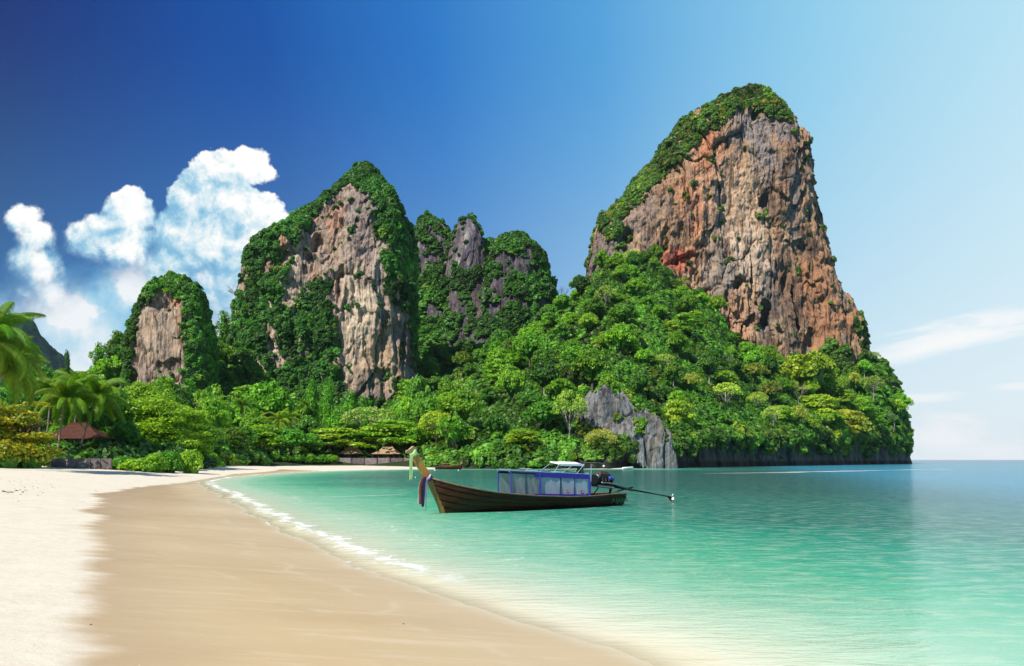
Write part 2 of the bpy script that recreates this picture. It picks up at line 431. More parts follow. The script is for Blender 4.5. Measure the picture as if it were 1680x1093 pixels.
for l0, lw, la_ in ((3.4, .10, .22), (6.2, .16, .16), (1.6, .2, .3)):
    ln = t.m('ABSOLUTE', t.m('SUBTRACT', sdn, t.m('ADD', l0, t.m('MULTIPLY', t.m('SUBTRACT', t.noise(geo, 0.35, 3, 0.5), 0.5), 3.0))))
    wetc = t.mix(t.m('MULTIPLY', t.m('MULTIPLY', t.sm(ln, lw, 0.0), la_), t.sm(t.noise(geo, 0.8, 4, 0.6), 0.42, 0.6)), wetc, (0.74, 0.62, 0.44, 1))
edge = t.m('MULTIPLY', t.sm(t.m('ADD', wdn, wob_n), 2.2, 0.2), 0.35)
wetc = t.mix(t.sm(sdn, 0.5, -0.6), wetc, (0.74, 0.68, 0.52, 1))
wetc = t.mix(t.m('MULTIPLY', t.m('MULTIPLY', t.sm(t.node('ShaderNodeSeparateXYZ', n_0=geo).outputs[1], 22, 46), t.sm(sdn, 1.5, 4.0)), 0.5), wetc, (0.38, 0.25, 0.125, 1))
wetc = t.mix(edge, wetc, (0.36, 0.24, 0.13, 1))
shell = t.node('ShaderNodeTexVoronoi', i_Vector=geo, i_Scale=5.5)
spk = t.m('MULTIPLY', t.m('LESS_THAN', shell.outputs['Distance'], 0.055), t.m('GREATER_THAN', t.node('ShaderNodeSeparateColor', n_0=shell.outputs['Color']).outputs[0], 0.82))
wetc = t.mix(spk, wetc, (0.80, 0.72, 0.62, 1))
dspk = t.m('MULTIPLY', t.m('LESS_THAN', shell.outputs['Distance'], 0.07), t.m('LESS_THAN', t.node('ShaderNodeSeparateColor', n_0=shell.outputs['Color']).outputs[0], 0.03))
dryc = t.mix(dspk, dryc, (0.20, 0.13, 0.08, 1))
colr = t.mix(wet, dryc, wetc)
lumps = t.noise(geo, 4.0, 4, 0.6)
dimple = t.m('ADD', t.m('MULTIPLY', lumps, t.lin(wet, 0, 1, 0.03, 0.005)), t.m('MULTIPLY', fine, t.lin(wet, 0, 1, 0.006, 0.001)))
rough = t.lin(wet, 0, 1, 0.95, 0.42)
t.l.new(princ(t, colr, rough, bump(t, dimple, 0.9, 1.0), t.lin(wet, 0, 1, 0.1, 0.35)), out.inputs[0])
sand = tag(link('sandy_beach', me, m), kind='structure')

# --- sea
ys = -9 + np.geomspace(1, 6500, 620) - 1
uu = np.concatenate([np.linspace(-3, -1.55, 12), np.linspace(-1.5, 1.5, 520), np.linspace(1.55, 3, 12)])
Yg, Ug = np.meshgrid(ys, uu, indexing='ij'); Xg = Ug * (Yg + 17)
sdw = np.full(Xg.shape, -60.0)
near = Yg < 230
sdw[near] = sdist(Xg[near], Yg[near])
crest = np.exp(-((-sdw - 0.75 - 0.3 * vnoise(Xg * .3, Yg * .3, Xg * 0, 21)) / 0.28) ** 2) * np.clip(0.3 + fbm(Xg * 0.45, Yg * 0.45, Xg * 0, 3, 22), 0, 1) * 0.16 * np.clip((Yg - 14) / 8, 0, 1)
swell = 0.010 * fbm(Xg * 0.5, Yg * 1.4, Xg * 0, 3, 31) * np.clip(-sdw / 3, 0, 1)
me = np_mesh('sea', np.stack([Xg, Yg, crest + swell], -1).reshape(-1, 3), grid_quads(*Xg.shape), {'sd': sdw})
m, t, out = material('sea_water')
geo = t.n.new('ShaderNodeNewGeometry').outputs['Position']
sdn = t.node('ShaderNodeAttribute', attribute_name='sd').outputs['Fac']
sepg = t.node('ShaderNodeSeparateXYZ', n_0=geo)
dep = t.m('MULTIPLY', sdn, -1.0)
patch = t.m('SUBTRACT', t.noise(t.scale3(geo, 0.035, 0.09, 1), 1.0, 4, 0.55), 0.5)
depn = t.m('ADD', dep, t.m('MULTIPLY', t.m('MULTIPLY', patch, dep), 1.0))
body = t.ramp(t.m('DIVIDE', depn, 60.0), [(0.0, (0.80, 0.68, 0.47)), (0.018, (0.74, 0.73, 0.55)), (0.04, (0.50, 0.66, 0.48)), (0.075, (0.25, 0.55, 0.37)), (0.14, (0.075, 0.43, 0.26)),
                 (0.21, (0.008, 0.28, 0.185)), (0.33, (0.000, 0.155, 0.12)), (0.65, (0.000, 0.095, 0.085)), (1.0, (0.000, 0.08, 0.085))])
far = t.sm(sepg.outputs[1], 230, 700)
sky_refl = t.sm(t.m('SUBTRACT', sepg.outputs[0], t.m('MULTIPLY', sepg.outputs[1], 0.25)), 6, 30)
body = t.mix(t.m('MULTIPLY', sky_refl, 0.8), body, (0.020, 0.25, 0.40, 1))  # blue of the reflected sky on the right, painted into the body colour
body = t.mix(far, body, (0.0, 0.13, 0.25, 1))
# wavelets
w1 = t.noise(t.scale3(geo, 1.0, 2.6, 1), 1.1, 5, 0.62, 0.35)
w2 = t.noise(t.scale3(geo, 1.0, 2.2, 1), 4.5, 4, 0.6, 0.4)
w3 = t.noise(t.scale3(geo, 1.0, 2.5, 1), 0.28, 3, 0.5)
h = t.m('ADD', t.m('MULTIPLY', w1, 0.10), t.m('ADD', t.m('MULTIPLY', w2, 0.020), t.m('MULTIPLY', w3, 0.16)))
calm = t.sm(dep, 0.0, 4.0, 0.25, 1.0)
nrm = bump(t, t.m('MULTIPLY', h, calm), 1.0, 1.0)
# light nets on the shallow bottom, painted into the body colour as brighter ripples
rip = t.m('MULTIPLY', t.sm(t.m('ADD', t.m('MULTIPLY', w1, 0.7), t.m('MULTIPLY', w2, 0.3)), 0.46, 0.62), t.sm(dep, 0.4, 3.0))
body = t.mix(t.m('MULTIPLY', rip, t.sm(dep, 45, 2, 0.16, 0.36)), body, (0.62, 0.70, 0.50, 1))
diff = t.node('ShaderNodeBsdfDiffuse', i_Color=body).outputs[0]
tr = t.node('ShaderNodeBsdfTransparent', i_Color=(0.93, 0.97, 0.93, 1)).outputs[0]
opaq = t.sm(t.m('ADD', dep, t.m('MULTIPLY', patch, 0.6)), -0.7, 0.6, 0.0, 1.0)
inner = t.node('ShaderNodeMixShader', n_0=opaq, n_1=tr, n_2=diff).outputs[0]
gls = t.node('ShaderNodeBsdfGlossy', i_Roughness=0.09, i_Color=(1, 1, 1, 1), i_Normal=nrm).outputs[0]
fr = t.node('ShaderNodeFresnel', i_IOR=1.33, i_Normal=nrm).outputs[0]
fr = t.m('MULTIPLY', fr, 0.68)
surf = t.node('ShaderNodeMixShader', n_0=fr, n_1=inner, n_2=gls).outputs[0]
# foam: a lacy band along the water's edge and a few trailing streaks
fn = t.noise(geo, 2.2, 8, 0.68, 0.5); fn2 = t.noise(geo, 0.45, 3, 0.5)
near_s = t.sm(sepg.outputs[1], 60, 24)
bandc = t.m('SUBTRACT', dep, t.m('ADD', 0.5, t.m('MULTIPLY', fn2, 0.9)))
band = t.m('SUBTRACT', 1.0, t.m('DIVIDE', t.m('ABSOLUTE', bandc), 0.78), clamp=True)
band2 = t.m('MULTIPLY', t.sm(dep, 0.16, 0.02), 0.6)
band3 = t.m('MULTIPLY', t.m('SUBTRACT', 1.0, t.m('DIVIDE', t.m('ABSOLUTE', t.m('SUBTRACT', dep, t.m('ADD', 2.2, t.m('MULTIPLY', fn2, 2.6)))), 1.3), clamp=True), 0.42)
fo = t.m('MAXIMUM', t.m('MAXIMUM', band, band2), band3)
fgate = t.m('MULTIPLY', t.sm(sepg.outputs[1], 14.6, 19.0, 0.03, 1.0), t.sm(fn2, 0.35, 0.60, 0.35, 1.0))
foam = t.m('MULTIPLY', t.m('MULTIPLY', t.sm(t.m('ADD', fo, t.m('MULTIPLY', t.m('SUBTRACT', fn, 0.5), 3.2)), 0.50, 1.10), t.sm(fo, 0.0, 0.2)), fgate)
def wake(a, b, wd, amt):
    global foam
    ax, ay = a; bx, by = b; L = math.hypot(bx - ax, by - ay); ux_, uy_ = (bx - ax) / L, (by - ay) / L
    q = t.v('SUBTRACT', geo, (ax, ay, 0)); l_ = t.v('DOT_PRODUCT', q, (ux_, uy_, 0)); c_ = t.v('DOT_PRODUCT', q, (-uy_, ux_, 0))
    c_ = t.m('ADD', c_, t.m('MULTIPLY', t.m('SUBTRACT', t.noise(geo, 0.05, 2), 0.5), wd * 6))
    m_ = t.m('MULTIPLY', t.m('MULTIPLY', t.sm(l_, 0, L * .3), t.sm(l_, L, L * .8)), t.sm(t.m('ABSOLUTE', c_), wd, 0.0))
    foam = t.m('MAXIMUM', foam, t.m('MULTIPLY', t.m('MULTIPLY', m_, t.sm(w2, 0.38, 0.6)), amt))
wake(g2(1130, 778), g2(1570, 769.5), 3.0, 0.8)
wake(g2(500, 817), g2(670, 811), 0.5, 0.5)
fd = t.node('ShaderNodeBsdfDiffuse', i_Color=(0.86, 0.87, 0.84, 1)).outputs[0]
surf = t.node('ShaderNodeMixShader', n_0=foam, n_1=surf, n_2=fd).outputs[0]
t.l.new(surf, out.inputs[0])
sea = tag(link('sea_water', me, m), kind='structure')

# --- hillside under the forest: (distance, height) profiles along columns of directions
cols = {
 -500: [(100, 1.0), (130, 3), (200, 6), (280, 18), (350, 28), (450, 30), (700, 30)],
 0: [(112, 1.0), (125, 2.0), (200, 4), (280, 14), (350, 24), (450, 26), (700, 20)],
 100: [(112, 1.0), (126, 2.0), (200, 4), (260, 12), (330, 27), (450, 30)],
 200: [(112, .8), (128, 2.0), (200, 4), (250, 14), (330, 38), (450, 42)],
 300: [(118, .6), (140, 1.6), (200, 3.5), (250, 12), (330, 42), (400, 48)],
 350: [(150, .6), (165, 1.5), (215, 3), (260, 10), (330, 48), (400, 52)],
 420: [(196, .5), (206, 1.5), (235, 3), (280, 10), (330, 40), (400, 48)],
 500: [(212, .5), (222, 1.6), (260, 3), (300, 12), (340, 24), (400, 40)],
 600: [(222, .5), (231, 1.6), (270, 5), (310, 14), (350, 28), (420, 40)],
 700: [(214, .5), (222, 2), (260, 8), (320, 24), (400, 48), (460, 60)],
 770: [(203, 0), (208, 3), (250, 12), (320, 30), (400, 52), (460, 62)],
 860: [(202, 0), (206, 4), (250, 18), (320, 38), (400, 60), (460, 70)],
 930: [(203, 0), (208, 4), (250, 20), (320, 48), (410, 83), (440, 87), (520, 60)],
 1000: [(207, 0), (212, 6), (250, 24), (330, 62), (395, 97), (460, 103), (540, 60)],
 1080: [(220, 0), (226, 7), (260, 24), (340, 64), (400, 97), (460, 103), (540, 60)],
 1160: [(245, 0), (249, 9), (280, 24), (350, 56), (400, 76), (460, 80), (540, 50)],
 1220: [(268, 0), (271, 10), (300, 20), (360, 42), (400, 56), (460, 60), (540, 40)],
 1300: [(300, 0), (303, 11), (330, 22), (380, 38), (410, 46), (460, 50), (540, 30)],
 1400: [(360, 0), (363, 13), (380, 24), (420, 42), (460, 46), (560, 20)],
 1450: [(392, 0), (395, 13), (415, 32), (440, 52), (470, 56), (560, 10)],
 1470: [(405, 0), (408, 13), (425, 30), (445, 44), (480, 40), (540, -5)],
 1484: [(414, 0), (417, 10), (428, 20), (445, 27), (470, 20), (500, -5)],
 1494: [(420, -1), (423, 0), (440, 3), (460, -2), (480, -6), (500, -6)],
 1502: [(424, -6), (430, -6), (440, -6), (460, -6), (480, -6), (500, -6)],
}
cpx = np.array(sorted(cols)); D0s = np.array([cols[p][0][0] for p in cpx])
def hill(px, off):              # px, off (metres beyond the shore) -> D, z
    px = np.asarray(px, float); off = np.asarray(off, float); px, off = np.broadcast_arrays(px, off)
    D0 = np.interp(px, cpx, D0s)
    k = np.clip(np.searchsorted(cpx, px, 'right') - 1, 0, len(cpx) - 2)
    w = np.clip((px - cpx[k]) / (cpx[k + 1] - cpx[k]), 0, 1); w = w * w * (3 - 2 * w)
    z = np.zeros(px.shape)
    for i in range(len(cpx)):
        pr = cols[int(cpx[i])]
        zi = np.interp(off, [-8, -1.5] + [q[0] - pr[0][0] for q in pr], [-6, -4] + [q[1] for q in pr])
        z += np.where(k == i, zi * (1 - w), 0) + np.where(k == i - 1, zi * w, 0)
    D = D0 + off
    amp = np.clip(off / 25, 0, 1) * np.clip((1495 - px) / 60, 0, 1)
    z = z + amp * (4.0 * fbm((px - 840) / F * D * 0.03, D * 0.03, D * 0, 3, 40))
    return D, z
pxs = np.concatenate([np.linspace(-1500, -510, 100), np.linspace(-500, 1502, 760)])
off = np.concatenate([np.linspace(-8, 8, 44), np.linspace(8.6, 60, 60), np.linspace(62, 300, 60)])
OF, PX = np.meshgrid(off, pxs, indexing='ij')
Dg, Zg = hill(PX, OF)
Xg = (PX - 840) / F * Dg
rock_amt = np.clip((PX - 780) / 60, 0, 1) * np.clip((12 - OF) / 8, 0, 1) * np.clip((OF + 4) / 3, 0, 1)
Yd = Dg + rock_amt * (2.2 * fbm(Xg * 0.12, Zg * 0.05, Xg * 0, 3, 50, ridged=True) + 1.0 * fbm(Xg * 0.6, Zg * 0.2, Xg * 0, 3, 52))
me = np_mesh('hillside', np.stack([Xg, Yd, Zg], -1).reshape(-1, 3), grid_quads(*Xg.shape))
m, t, out = material('hillside_earth_and_rock')
geo = t.n.new('ShaderNodeNewGeometry').outputs['Position']
gz = t.node('ShaderNodeSeparateXYZ', n_0=geo).outputs[2]
gx = t.node('ShaderNodeSeparateXYZ', n_0=geo).outputs[0]
n1 = t.noise(t.scale3(geo, 1, 1, 0.35), 0.5, 8, 0.65); n2 = t.noise(t.scale3(geo, 1, 1, 0.2), 1.8, 5, 0.6)
rock = t.ramp(n1, [(0.30, (0.02, 0.022, 0.02)), (0.5, (0.055, 0.065, 0.05)), (0.66, (0.13, 0.135, 0.105)), (0.8, (0.24, 0.22, 0.17))])
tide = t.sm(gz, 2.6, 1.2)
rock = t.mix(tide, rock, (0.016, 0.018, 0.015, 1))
rock = t.mix(t.sm(gx, 24, 6), rock, (0.022, 0.026, 0.018, 1))  # shade under the overhanging growth on the left, painted into the rock colour
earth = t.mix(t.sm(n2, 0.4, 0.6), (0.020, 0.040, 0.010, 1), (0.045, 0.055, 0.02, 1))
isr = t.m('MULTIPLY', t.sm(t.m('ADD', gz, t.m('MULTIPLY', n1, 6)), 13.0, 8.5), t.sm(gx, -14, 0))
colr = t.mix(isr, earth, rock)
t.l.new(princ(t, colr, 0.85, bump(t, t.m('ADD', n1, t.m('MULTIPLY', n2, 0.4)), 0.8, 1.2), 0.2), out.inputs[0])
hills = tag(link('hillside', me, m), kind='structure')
# ------------------------------------------------------------------ limestone cliffs
# unit outline of a boxy ring, resampled so that most columns lie on the seaward side
def unit_ring(nf, nb, n=3.0):
    a = np.linspace(0, 2 * np.pi, 4001)
    c, s_ = np.cos(a), np.sin(a)
    x = np.sign(c) * np.abs(c) ** (2 / n); y = np.sign(s_) * np.abs(s_) ** (2 / n)
    L = np.concatenate([[0], np.cumsum(np.hypot(np.diff(x), np.diff(y) * 0.5))])
    w = np.where(y[:-1] < 0.15, nf, nb / 1.0)            # density of columns
    C = np.concatenate([[0], np.cumsum(np.diff(L) * w)]); C /= C[-1]
    q = np.linspace(0, 1, int(nf + nb), endpoint=False)
    ai = np.interp(q, C, a)
    c, s_ = np.cos(ai), np.sin(ai)
    return np.sign(c) * np.abs(c) ** (2 / n), np.sign(s_) * np.abs(s_) ** (2 / n), ai
def rock_material(name, pal, warm, dark=0.35, streak=1.0, seed=0.0, zones=()):
    m, t, out = material(name)
    geo = t.v('ADD', t.n.new('ShaderNodeNewGeometry').outputs['Position'], (seed * 37, 0, 0))
    s1 = t.noise(t.scale3(geo, 1, 1, 0.14), 0.075, 6, 0.6, 0.6)        # broad curtains
    s2 = t.noise(t.scale3(geo, 1, 1, 0.10), 0.42, 8, 0.65, 0.3)         # drip lines
    s3 = t.noise(t.scale3(geo, 1, 1, 0.45), 0.16, 7, 0.62, 0.8)         # patches
    s4 = t.noise(t.scale3(geo, 1, 1, 0.30), 1.5, 5, 0.65)
    f = t.m('ADD', t.m('MULTIPLY', s1, 0.45), t.m('ADD', t.m('MULTIPLY', s2, 0.35), t.m('MULTIPLY', s4, 0.20)))
    col = t.ramp(t.lin(f, 0.33, 0.67), pal)
    col = t.mix(t.m('MULTIPLY', t.sm(t.m('ADD', s3, t.m('MULTIPLY', t.m('SUBTRACT', s2, 0.5), 0.35)), 0.50, 0.62), warm[1]), col, tuple(warm[0]) + (1,))
    g3 = t.noise(t.scale3(geo, 1, 1, 0.3), 0.055, 5, 0.6, 0.5)
    col = t.mix(t.m('MULTIPLY', t.sm(g3, 0.53, 0.66), 0.75), col, (0.20, 0.18, 0.17, 1))
    real = t.n.new('ShaderNodeNewGeometry').outputs['Position']
    zn = t.m('MULTIPLY', t.m('SUBTRACT', t.m('ADD', t.m('MULTIPLY', s3, 0.6), t.m('MULTIPLY', s2, 0.4)), 0.5), 4.0)
    for zx, zy, zrx, zry, zY, zc, za in zones:
        kk = zY / F
        e = t.v('MULTIPLY', t.v('SUBTRACT', real, ((zx - 840) * kk, 0, CAM_H + (754 - zy) * kk)), (1 / (zrx * kk), 0, 1 / (zry * kk)))
        w_ = t.sm(t.m('ADD', t.m('SUBTRACT', 1.0, t.v('LENGTH', e)), zn), 0.0, 0.55)
        col = t.mix(t.m('MULTIPLY', w_, za), col, tuple(zc) + (1,), 'MIX')
    dk = t.m('MULTIPLY', t.sm(t.noise(t.scale3(geo, 1, 1, 0.09), 0.60, 8, 0.7, 0.4), 0.505, 0.60), dark)
    col = t.mix(dk, col, (0.030, 0.026, 0.024, 1))
    wh = t.m('MULTIPLY', t.sm(t.noise(t.scale3(geo, 1, 1, 0.07), 0.9, 6, 0.7, 0.2), 0.585, 0.66), 0.75 * streak)
    col = t.mix(wh, col, (0.56, 0.47, 0.37, 1))
    h = t.m('ADD', t.m('MULTIPLY', s4, 0.5), t.m('ADD', t.m('MULTIPLY', s2, 1.2), t.m('MULTIPLY', t.noise(t.scale3(geo, 1, 1, 0.5), 3.5, 4, 0.65), 0.25)))
    t.l.new(princ(t, col, 0.88, bump(t, h, 0.9, 1.5), 0.15), out.inputs[0])
    return m
def cliff(name, prof, Yc, bf, bb, mat, nz, nf, nb=60, amp=(6, 2.2, 0.9, 0.35), seed=1, lean=0.0, ledge=(14, 3.0), base_py=None, jag=1.0, ringn=3.0, caves=()):
    """prof: (py, px left, px right) top to bottom, the outline at distance Yc"""
    k = (Yc - 0.8 * bf) / F
    # the outline is drawn by the shoulders of each ring, which stand nearer than its middle
    kp = [(Yc - 0.30 * bf * (1 - math.exp(-(p[2] - p[1]) / 2 * Yc / F / 18.0))) / F for p in prof]
    pz = np.array([CAM_H + (754 - p[0]) * q for p, q in zip(prof, kp)]); pl = np.array([(p[1] - 840) * q for p, q in zip(prof, kp)]); pr = np.array([(p[2] - 840) * q for p, q in zip(prof, kp)])
    pz = np.minimum.accumulate(pz - np.arange(len(pz)) * 1e-3)
    zt, zb = pz[0], pz[-1]
    tt = np.linspace(0, 1, nz); z = zt - (zt - zb) * (0.35 * tt ** 2 + 0.65 * tt)
    L = np.interp(-z, -pz, pl); R = np.interp(-z, -pz, pr)
    xc, a = (L + R) / 2, (R - L) / 2
    ux, uy, ang = unit_ring(nf, nb, ringn)
    fb = 1 - np.exp(-a / 18.0)
    b = np.where(uy[None, :] < 0, (bf * fb)[:, None], (bb * fb)[:, None])
    X = xc[:, None] + a[:, None] * ux[None, :]
    Y = Yc + b * uy[None, :] + (lean * (z - zb) / (zt - zb))[:, None]
    Z = np.repeat(z[:, None], len(ux), 1)
    nx, ny = ux * 0.7, uy.copy(); nn = np.hypot(nx, ny); nx, ny = nx / nn, ny / nn
    wx = 5.0 * fbm(X / 15, Y / 15, Z / 30, 3, seed + 3)
    wz = 12.0 * fbm(X / 20, Y / 20, Z / 20, 2, seed + 5)
    U = X + 0.8 * Y
    k1 = amp[1] / 2.2
    d = amp[0] * 0.9 * fbm(X / 38, Y / 38, Z / 60, 3, seed)
    rg0 = np.clip(0.3 + 2.2 * fbm(X / 17, Y / 17, Z / 25, 2, seed + 85), 0, 1)
    # slabs and buttresses split by cracks
    i1, e1_ = cells((U + wx * 1.2) / 15, (Z + wz) / 42, seed + 7); i2, e2_ = cells((U + wx) / 6.0, (Z + wz) / 15, seed + 8)
    d += k1 * (2.0 * (i1 - .5) - 1.2 * rg0 * np.exp(-(e1_ / 0.04) ** 2)) + k1 * (0.75 * (i2 - .5) - 0.35 * rg0 * np.exp(-(e2_ / 0.05) ** 2))
    rg = np.clip(0.55 + 1.3 * fbm(X / 24, Y / 24, Z / 34, 2, seed + 81), 0, 1)        # where drips run and where the face is plain
    d += rg * amp[1] * 0.62 * fbm((X + wx) / 8, Y / 8, (Z + wz) / 34, 2, seed + 9, ridged=True)
    d += rg * amp[2] * 1.15 * fbm((X + wx * .6) / 2.6, Y / 2.6, (Z + wz) / 12, 2, seed + 19, ridged=True)
    d += amp[3] * 1.6 * fbm((X + wx) / 1.8, Y / 1.8, Z / 3.2, 3, seed + 29)
    d += k1 * 1.3 * fbm(X / 5, Y / 5, Z / 6, 4, seed + 33)
    # overhanging bands: the rock steps out, then eases back upward
    lp, la = ledge; la = la * 0.8
    ph = (Z + 0.35 * wz) / lp + 1.7 * fbm(X / 18, Y / 18, Z / 50, 3, seed + 41) + 0.4 * fbm((X + wx) / 3.0, Y / 3.0, Z / 30, 2, seed + 43)
    fr_ = ph - np.floor(ph); mask = np.clip(2.8 * fbm(X / 20, Y / 20, Z / 18, 3, seed + 47) - 0.15, 0, 1)
    d += la * mask * np.where(fr_ < 0.10, fr_ / 0.10, (1 - (fr_ - 0.10) / 0.90)) - la * 0.4 * mask
    hol = np.clip(fbm(X / 12, Y / 12, Z / 20, 4, seed + 61) - 0.40, 0, 1)
    d -= hol * 18 * k1
    for hx, hy, hw, hh, hd, ht in caves:      # hollows seen in the face: x, y, half width, half height, depth, tilt
        ux_ = (X + 0.5 * wx * hw / 12 - (hx - 840) * k); uz_ = Z - (CAM_H + (754 - hy) * k); a_ = math.radians(ht)
        q1 = (ux_ * math.cos(a_) + uz_ * math.sin(a_)) / (hw * k); q2 = (-ux_ * math.sin(a_) + uz_ * math.cos(a_)) / (hh * k)
        rr_ = np.sqrt(q1 ** 2 + q2 ** 2) + 0.45 * fbm(X / 4, Y / 4, Z / 6, 3, seed + 90)
        d -= hd * np.clip((1.0 - rr_) * 2.2, 0, 1) * (uy[None, :] < 0)
    side = np.clip(np.minimum(a, 26) / 26, 0.15, 1)[:, None]
    damp = np.where(np.abs(ux)[None, :] > 0.9, 0.5, 0.8)
    X = X + nx[None, :] * d * side * damp; Y = Y + ny[None, :] * d * side
    Z = Z + jag * (2.6 * fbm(X / 7, Y / 7, X * 0, 4, seed + 71, ridged=True)) * np.clip((Z - zb) / 20, 0, 1)
    V = np.stack([X, Y, Z], -1).reshape(-1, 3)
    Q = grid_quads(nz, len(ux), True)
    ccap = np.array([[X[0].mean(), Y[0].mean(), Z[0].mean()]])
    V = np.concatenate([V, ccap]); n = len(ux)
    cap = np.stack([np.full(n, len(V) - 1), np.full(n, len(V) - 1), (np.arange(n) + 1) % n, np.arange(n)], -1)
    me = bpy.data.meshes.new(name)
    faces_q = Q[:, ::-1]
    nq = len(faces_q); tri = cap[:, 1:]
    loops = np.concatenate([faces_q.ravel(), tri.ravel()]).astype(np.int32)
    me.vertices.add(len(V)); me.vertices.foreach_set('co', V.astype(np.float32).ravel())
    me.loops.add(len(loops)); me.loops.foreach_set('vertex_index', loops)
    me.polygons.add(nq + n)
    me.polygons.foreach_set('loop_start', np.concatenate([np.arange(nq) * 4, nq * 4 + np.arange(n) * 3]).astype(np.int32))
    me.polygons.foreach_set('loop_total', np.concatenate([np.full(nq, 4), np.full(n, 3)]).astype(np.int32))
    me.polygons.foreach_set('use_smooth', np.ones(nq + n, bool))
    me.update(calc_edges=True); me.validate()
    o = link(name, me, mat)
    # face samples for the plants that grow on it
    P = np.stack([X, Y, Z], -1)
    e1 = np.roll(P, -1, 1)[:-1] - P[:-1]; e2 = P[1:] - P[:-1]
    N = np.cross(e2, e1); A = np.linalg.norm(N, axis=-1); N = N / (A[..., None] + 1e-9)
    C = P[:-1] + 0.5 * (e1 + e2)
    return o, C.reshape(-1, 3), N.reshape(-1, 3), A.reshape(-1)

tower_pal = [(0.0, (0.09, 0.052, 0.037)), (0.22, (0.20, 0.115, 0.072)), (0.44, (0.43, 0.26, 0.15)), (0.63, (0.56, 0.36, 0.21)), (0.82, (0.60, 0.44, 0.30)), (1.0, (0.70, 0.58, 0.45))]
TZ = [(1000, 425, 60, 80, 428, (0.20, 0.18, 0.19), .75), (1050, 350, 50, 50, 428, (0.25, 0.215, 0.20), .5), (1240, 208, 80, 36, 428, (0.29, 0.26, 0.25), .8), (1255, 275, 30, 50, 428, (0.33, 0.29, 0.27), .5),
      (1160, 250, 30, 60, 428, (0.64, 0.25, 0.12), .75), (1145, 340, 40, 70, 428, (0.64, 0.30, 0.17), .7), (1110, 430, 40, 34, 428, (0.56, 0.13, 0.075), .75), (1200, 340, 60, 90, 428, (0.74, 0.53, 0.36), .5),
      (1180, 450, 50, 50, 428, (0.42, 0.36, 0.31), .6), (1230, 420, 46, 70, 428, (0.70, 0.57, 0.43), .6), (1340, 470, 50, 130, 428, (0.46, 0.215, 0.10), .8), (1290, 480, 34, 84, 428, (0.12, 0.08, 0.062), .65), (1320, 260, 22, 70, 428, (0.24, 0.15, 0.11), .6), (1250, 575, 60, 22, 428, (0.13, 0.08, 0.06), .6),
      (1330, 400, 30, 34, 428, (0.10, 0.075, 0.062), .7), (1262, 330, 18, 44, 428, (0.12, 0.09, 0.075), .65), (1370, 540, 50, 66, 428, (0.48, 0.22, 0.105), .8), (1205, 520, 40, 60, 428, (0.58, 0.31, 0.19), .5), (1302, 530, 16, 56, 428, (0.08, 0.06, 0.05), .65)]
mt_tower = rock_material('warm_limestone', tower_pal, ((0.42, 0.175, 0.09), 0.6), 0.8, 0.7, 0, TZ)
pale_pal = [(0.0, (0.10, 0.075, 0.065)), (0.22, (0.27, 0.20, 0.165)), (0.45, (0.48, 0.36, 0.275)), (0.7, (0.66, 0.51, 0.36)), (1.0, (0.78, 0.67, 0.52))]
PZ = [(600, 350, 60, 90, 330, (0.30, 0.25, 0.24), .7), (620, 450, 34, 80, 330, (0.40, 0.33, 0.30), .45), (540, 400, 34, 60, 330, (0.48, 0.34, 0.25), .4), (545, 345, 20, 40, 330, (0.58, 0.27, 0.15), .6), (590, 520, 34, 90, 330, (0.80, 0.65, 0.46), .75),
      (625, 590, 40, 60, 330, (0.66, 0.46, 0.28), .7), (665, 560, 20, 60, 330, (0.12, 0.09, 0.085), .6), (455, 410, 24, 60, 330, (0.40, 0.19, 0.10), .6),
      (250, 560, 34, 60, 271, (0.64, 0.48, 0.34), .55), (265, 605, 34, 36, 271, (0.20, 0.14, 0.12), .5), (285, 520, 16, 50, 271, (0.42, 0.19, 0.08), .5)]
mt_pale = rock_material('pale_limestone', pale_pal, ((0.42, 0.20, 0.085), 0.5), 0.7, 1.0, 2, PZ)
grey_pal = [(0.0, (0.035, 0.03, 0.042)), (0.35, (0.085, 0.07, 0.098)), (0.62, (0.155, 0.135, 0.155)), (0.8, (0.38, 0.35, 0.34)), (1.0, (0.58, 0.54, 0.48))]
mt_grey = rock_material('grey_limestone', grey_pal, ((0.22, 0.15, 0.12), 0.4), 0.6, 0.7, 5)
crag_pal = [(0.0, (0.04, 0.045, 0.05)), (0.25, (0.13, 0.14, 0.15)), (0.5, (0.30, 0.31, 0.32)), (0.75, (0.46, 0.46, 0.46)), (1.0, (0.62, 0.61, 0.57))]
mt_crag = rock_material('shore_limestone', crag_pal, ((0.33, 0.25, 0.17), 0.4), 0.7, 0.5, 8)

CL = {}
CL['tower'] = (cliff('limestone_tower', [(146, 1232, 1240), (150, 1222, 1250), (156, 1207, 1256), (167, 1190, 1266), (180, 1170, 1278), (197, 1151, 1290), (208, 1117, 1299), (225, 1111, 1309), (245, 1093, 1324), (270, 1073, 1332), (300, 1049, 1338), (330, 1017, 1345), (352, 989, 1349), (380, 977, 1356), (410, 970, 1362), (450, 964, 1370), (480, 961, 1382), (510, 959, 1400), (540, 958, 1412), (575, 958, 1420), (610, 958, 1424), (660, 958, 1426)],
      462, 40, 40, mt_tower, 520, 470, 90, (7, 3.2, 1.4, 0.5), 11, 4.0, (17, 4.5), caves=((1253, 522, 13, 22, 9, 0), (1112, 428, 30, 9, 5, 28), (1304, 520, 7, 46, 5, 4), (1258, 340, 12, 26, 3.5, 0), (1322, 408, 16, 16, 4, 10), (1205, 475, 8, 12, 5, 0), (1290, 470, 8, 22, 4, -8), (1090, 396, 8, 26, 3, 0), (1350, 500, 6, 20, 3.5, 0), (1175, 330, 6, 26, 2.5, 0), (1330, 560, 14, 18, 4, 0))), 462)
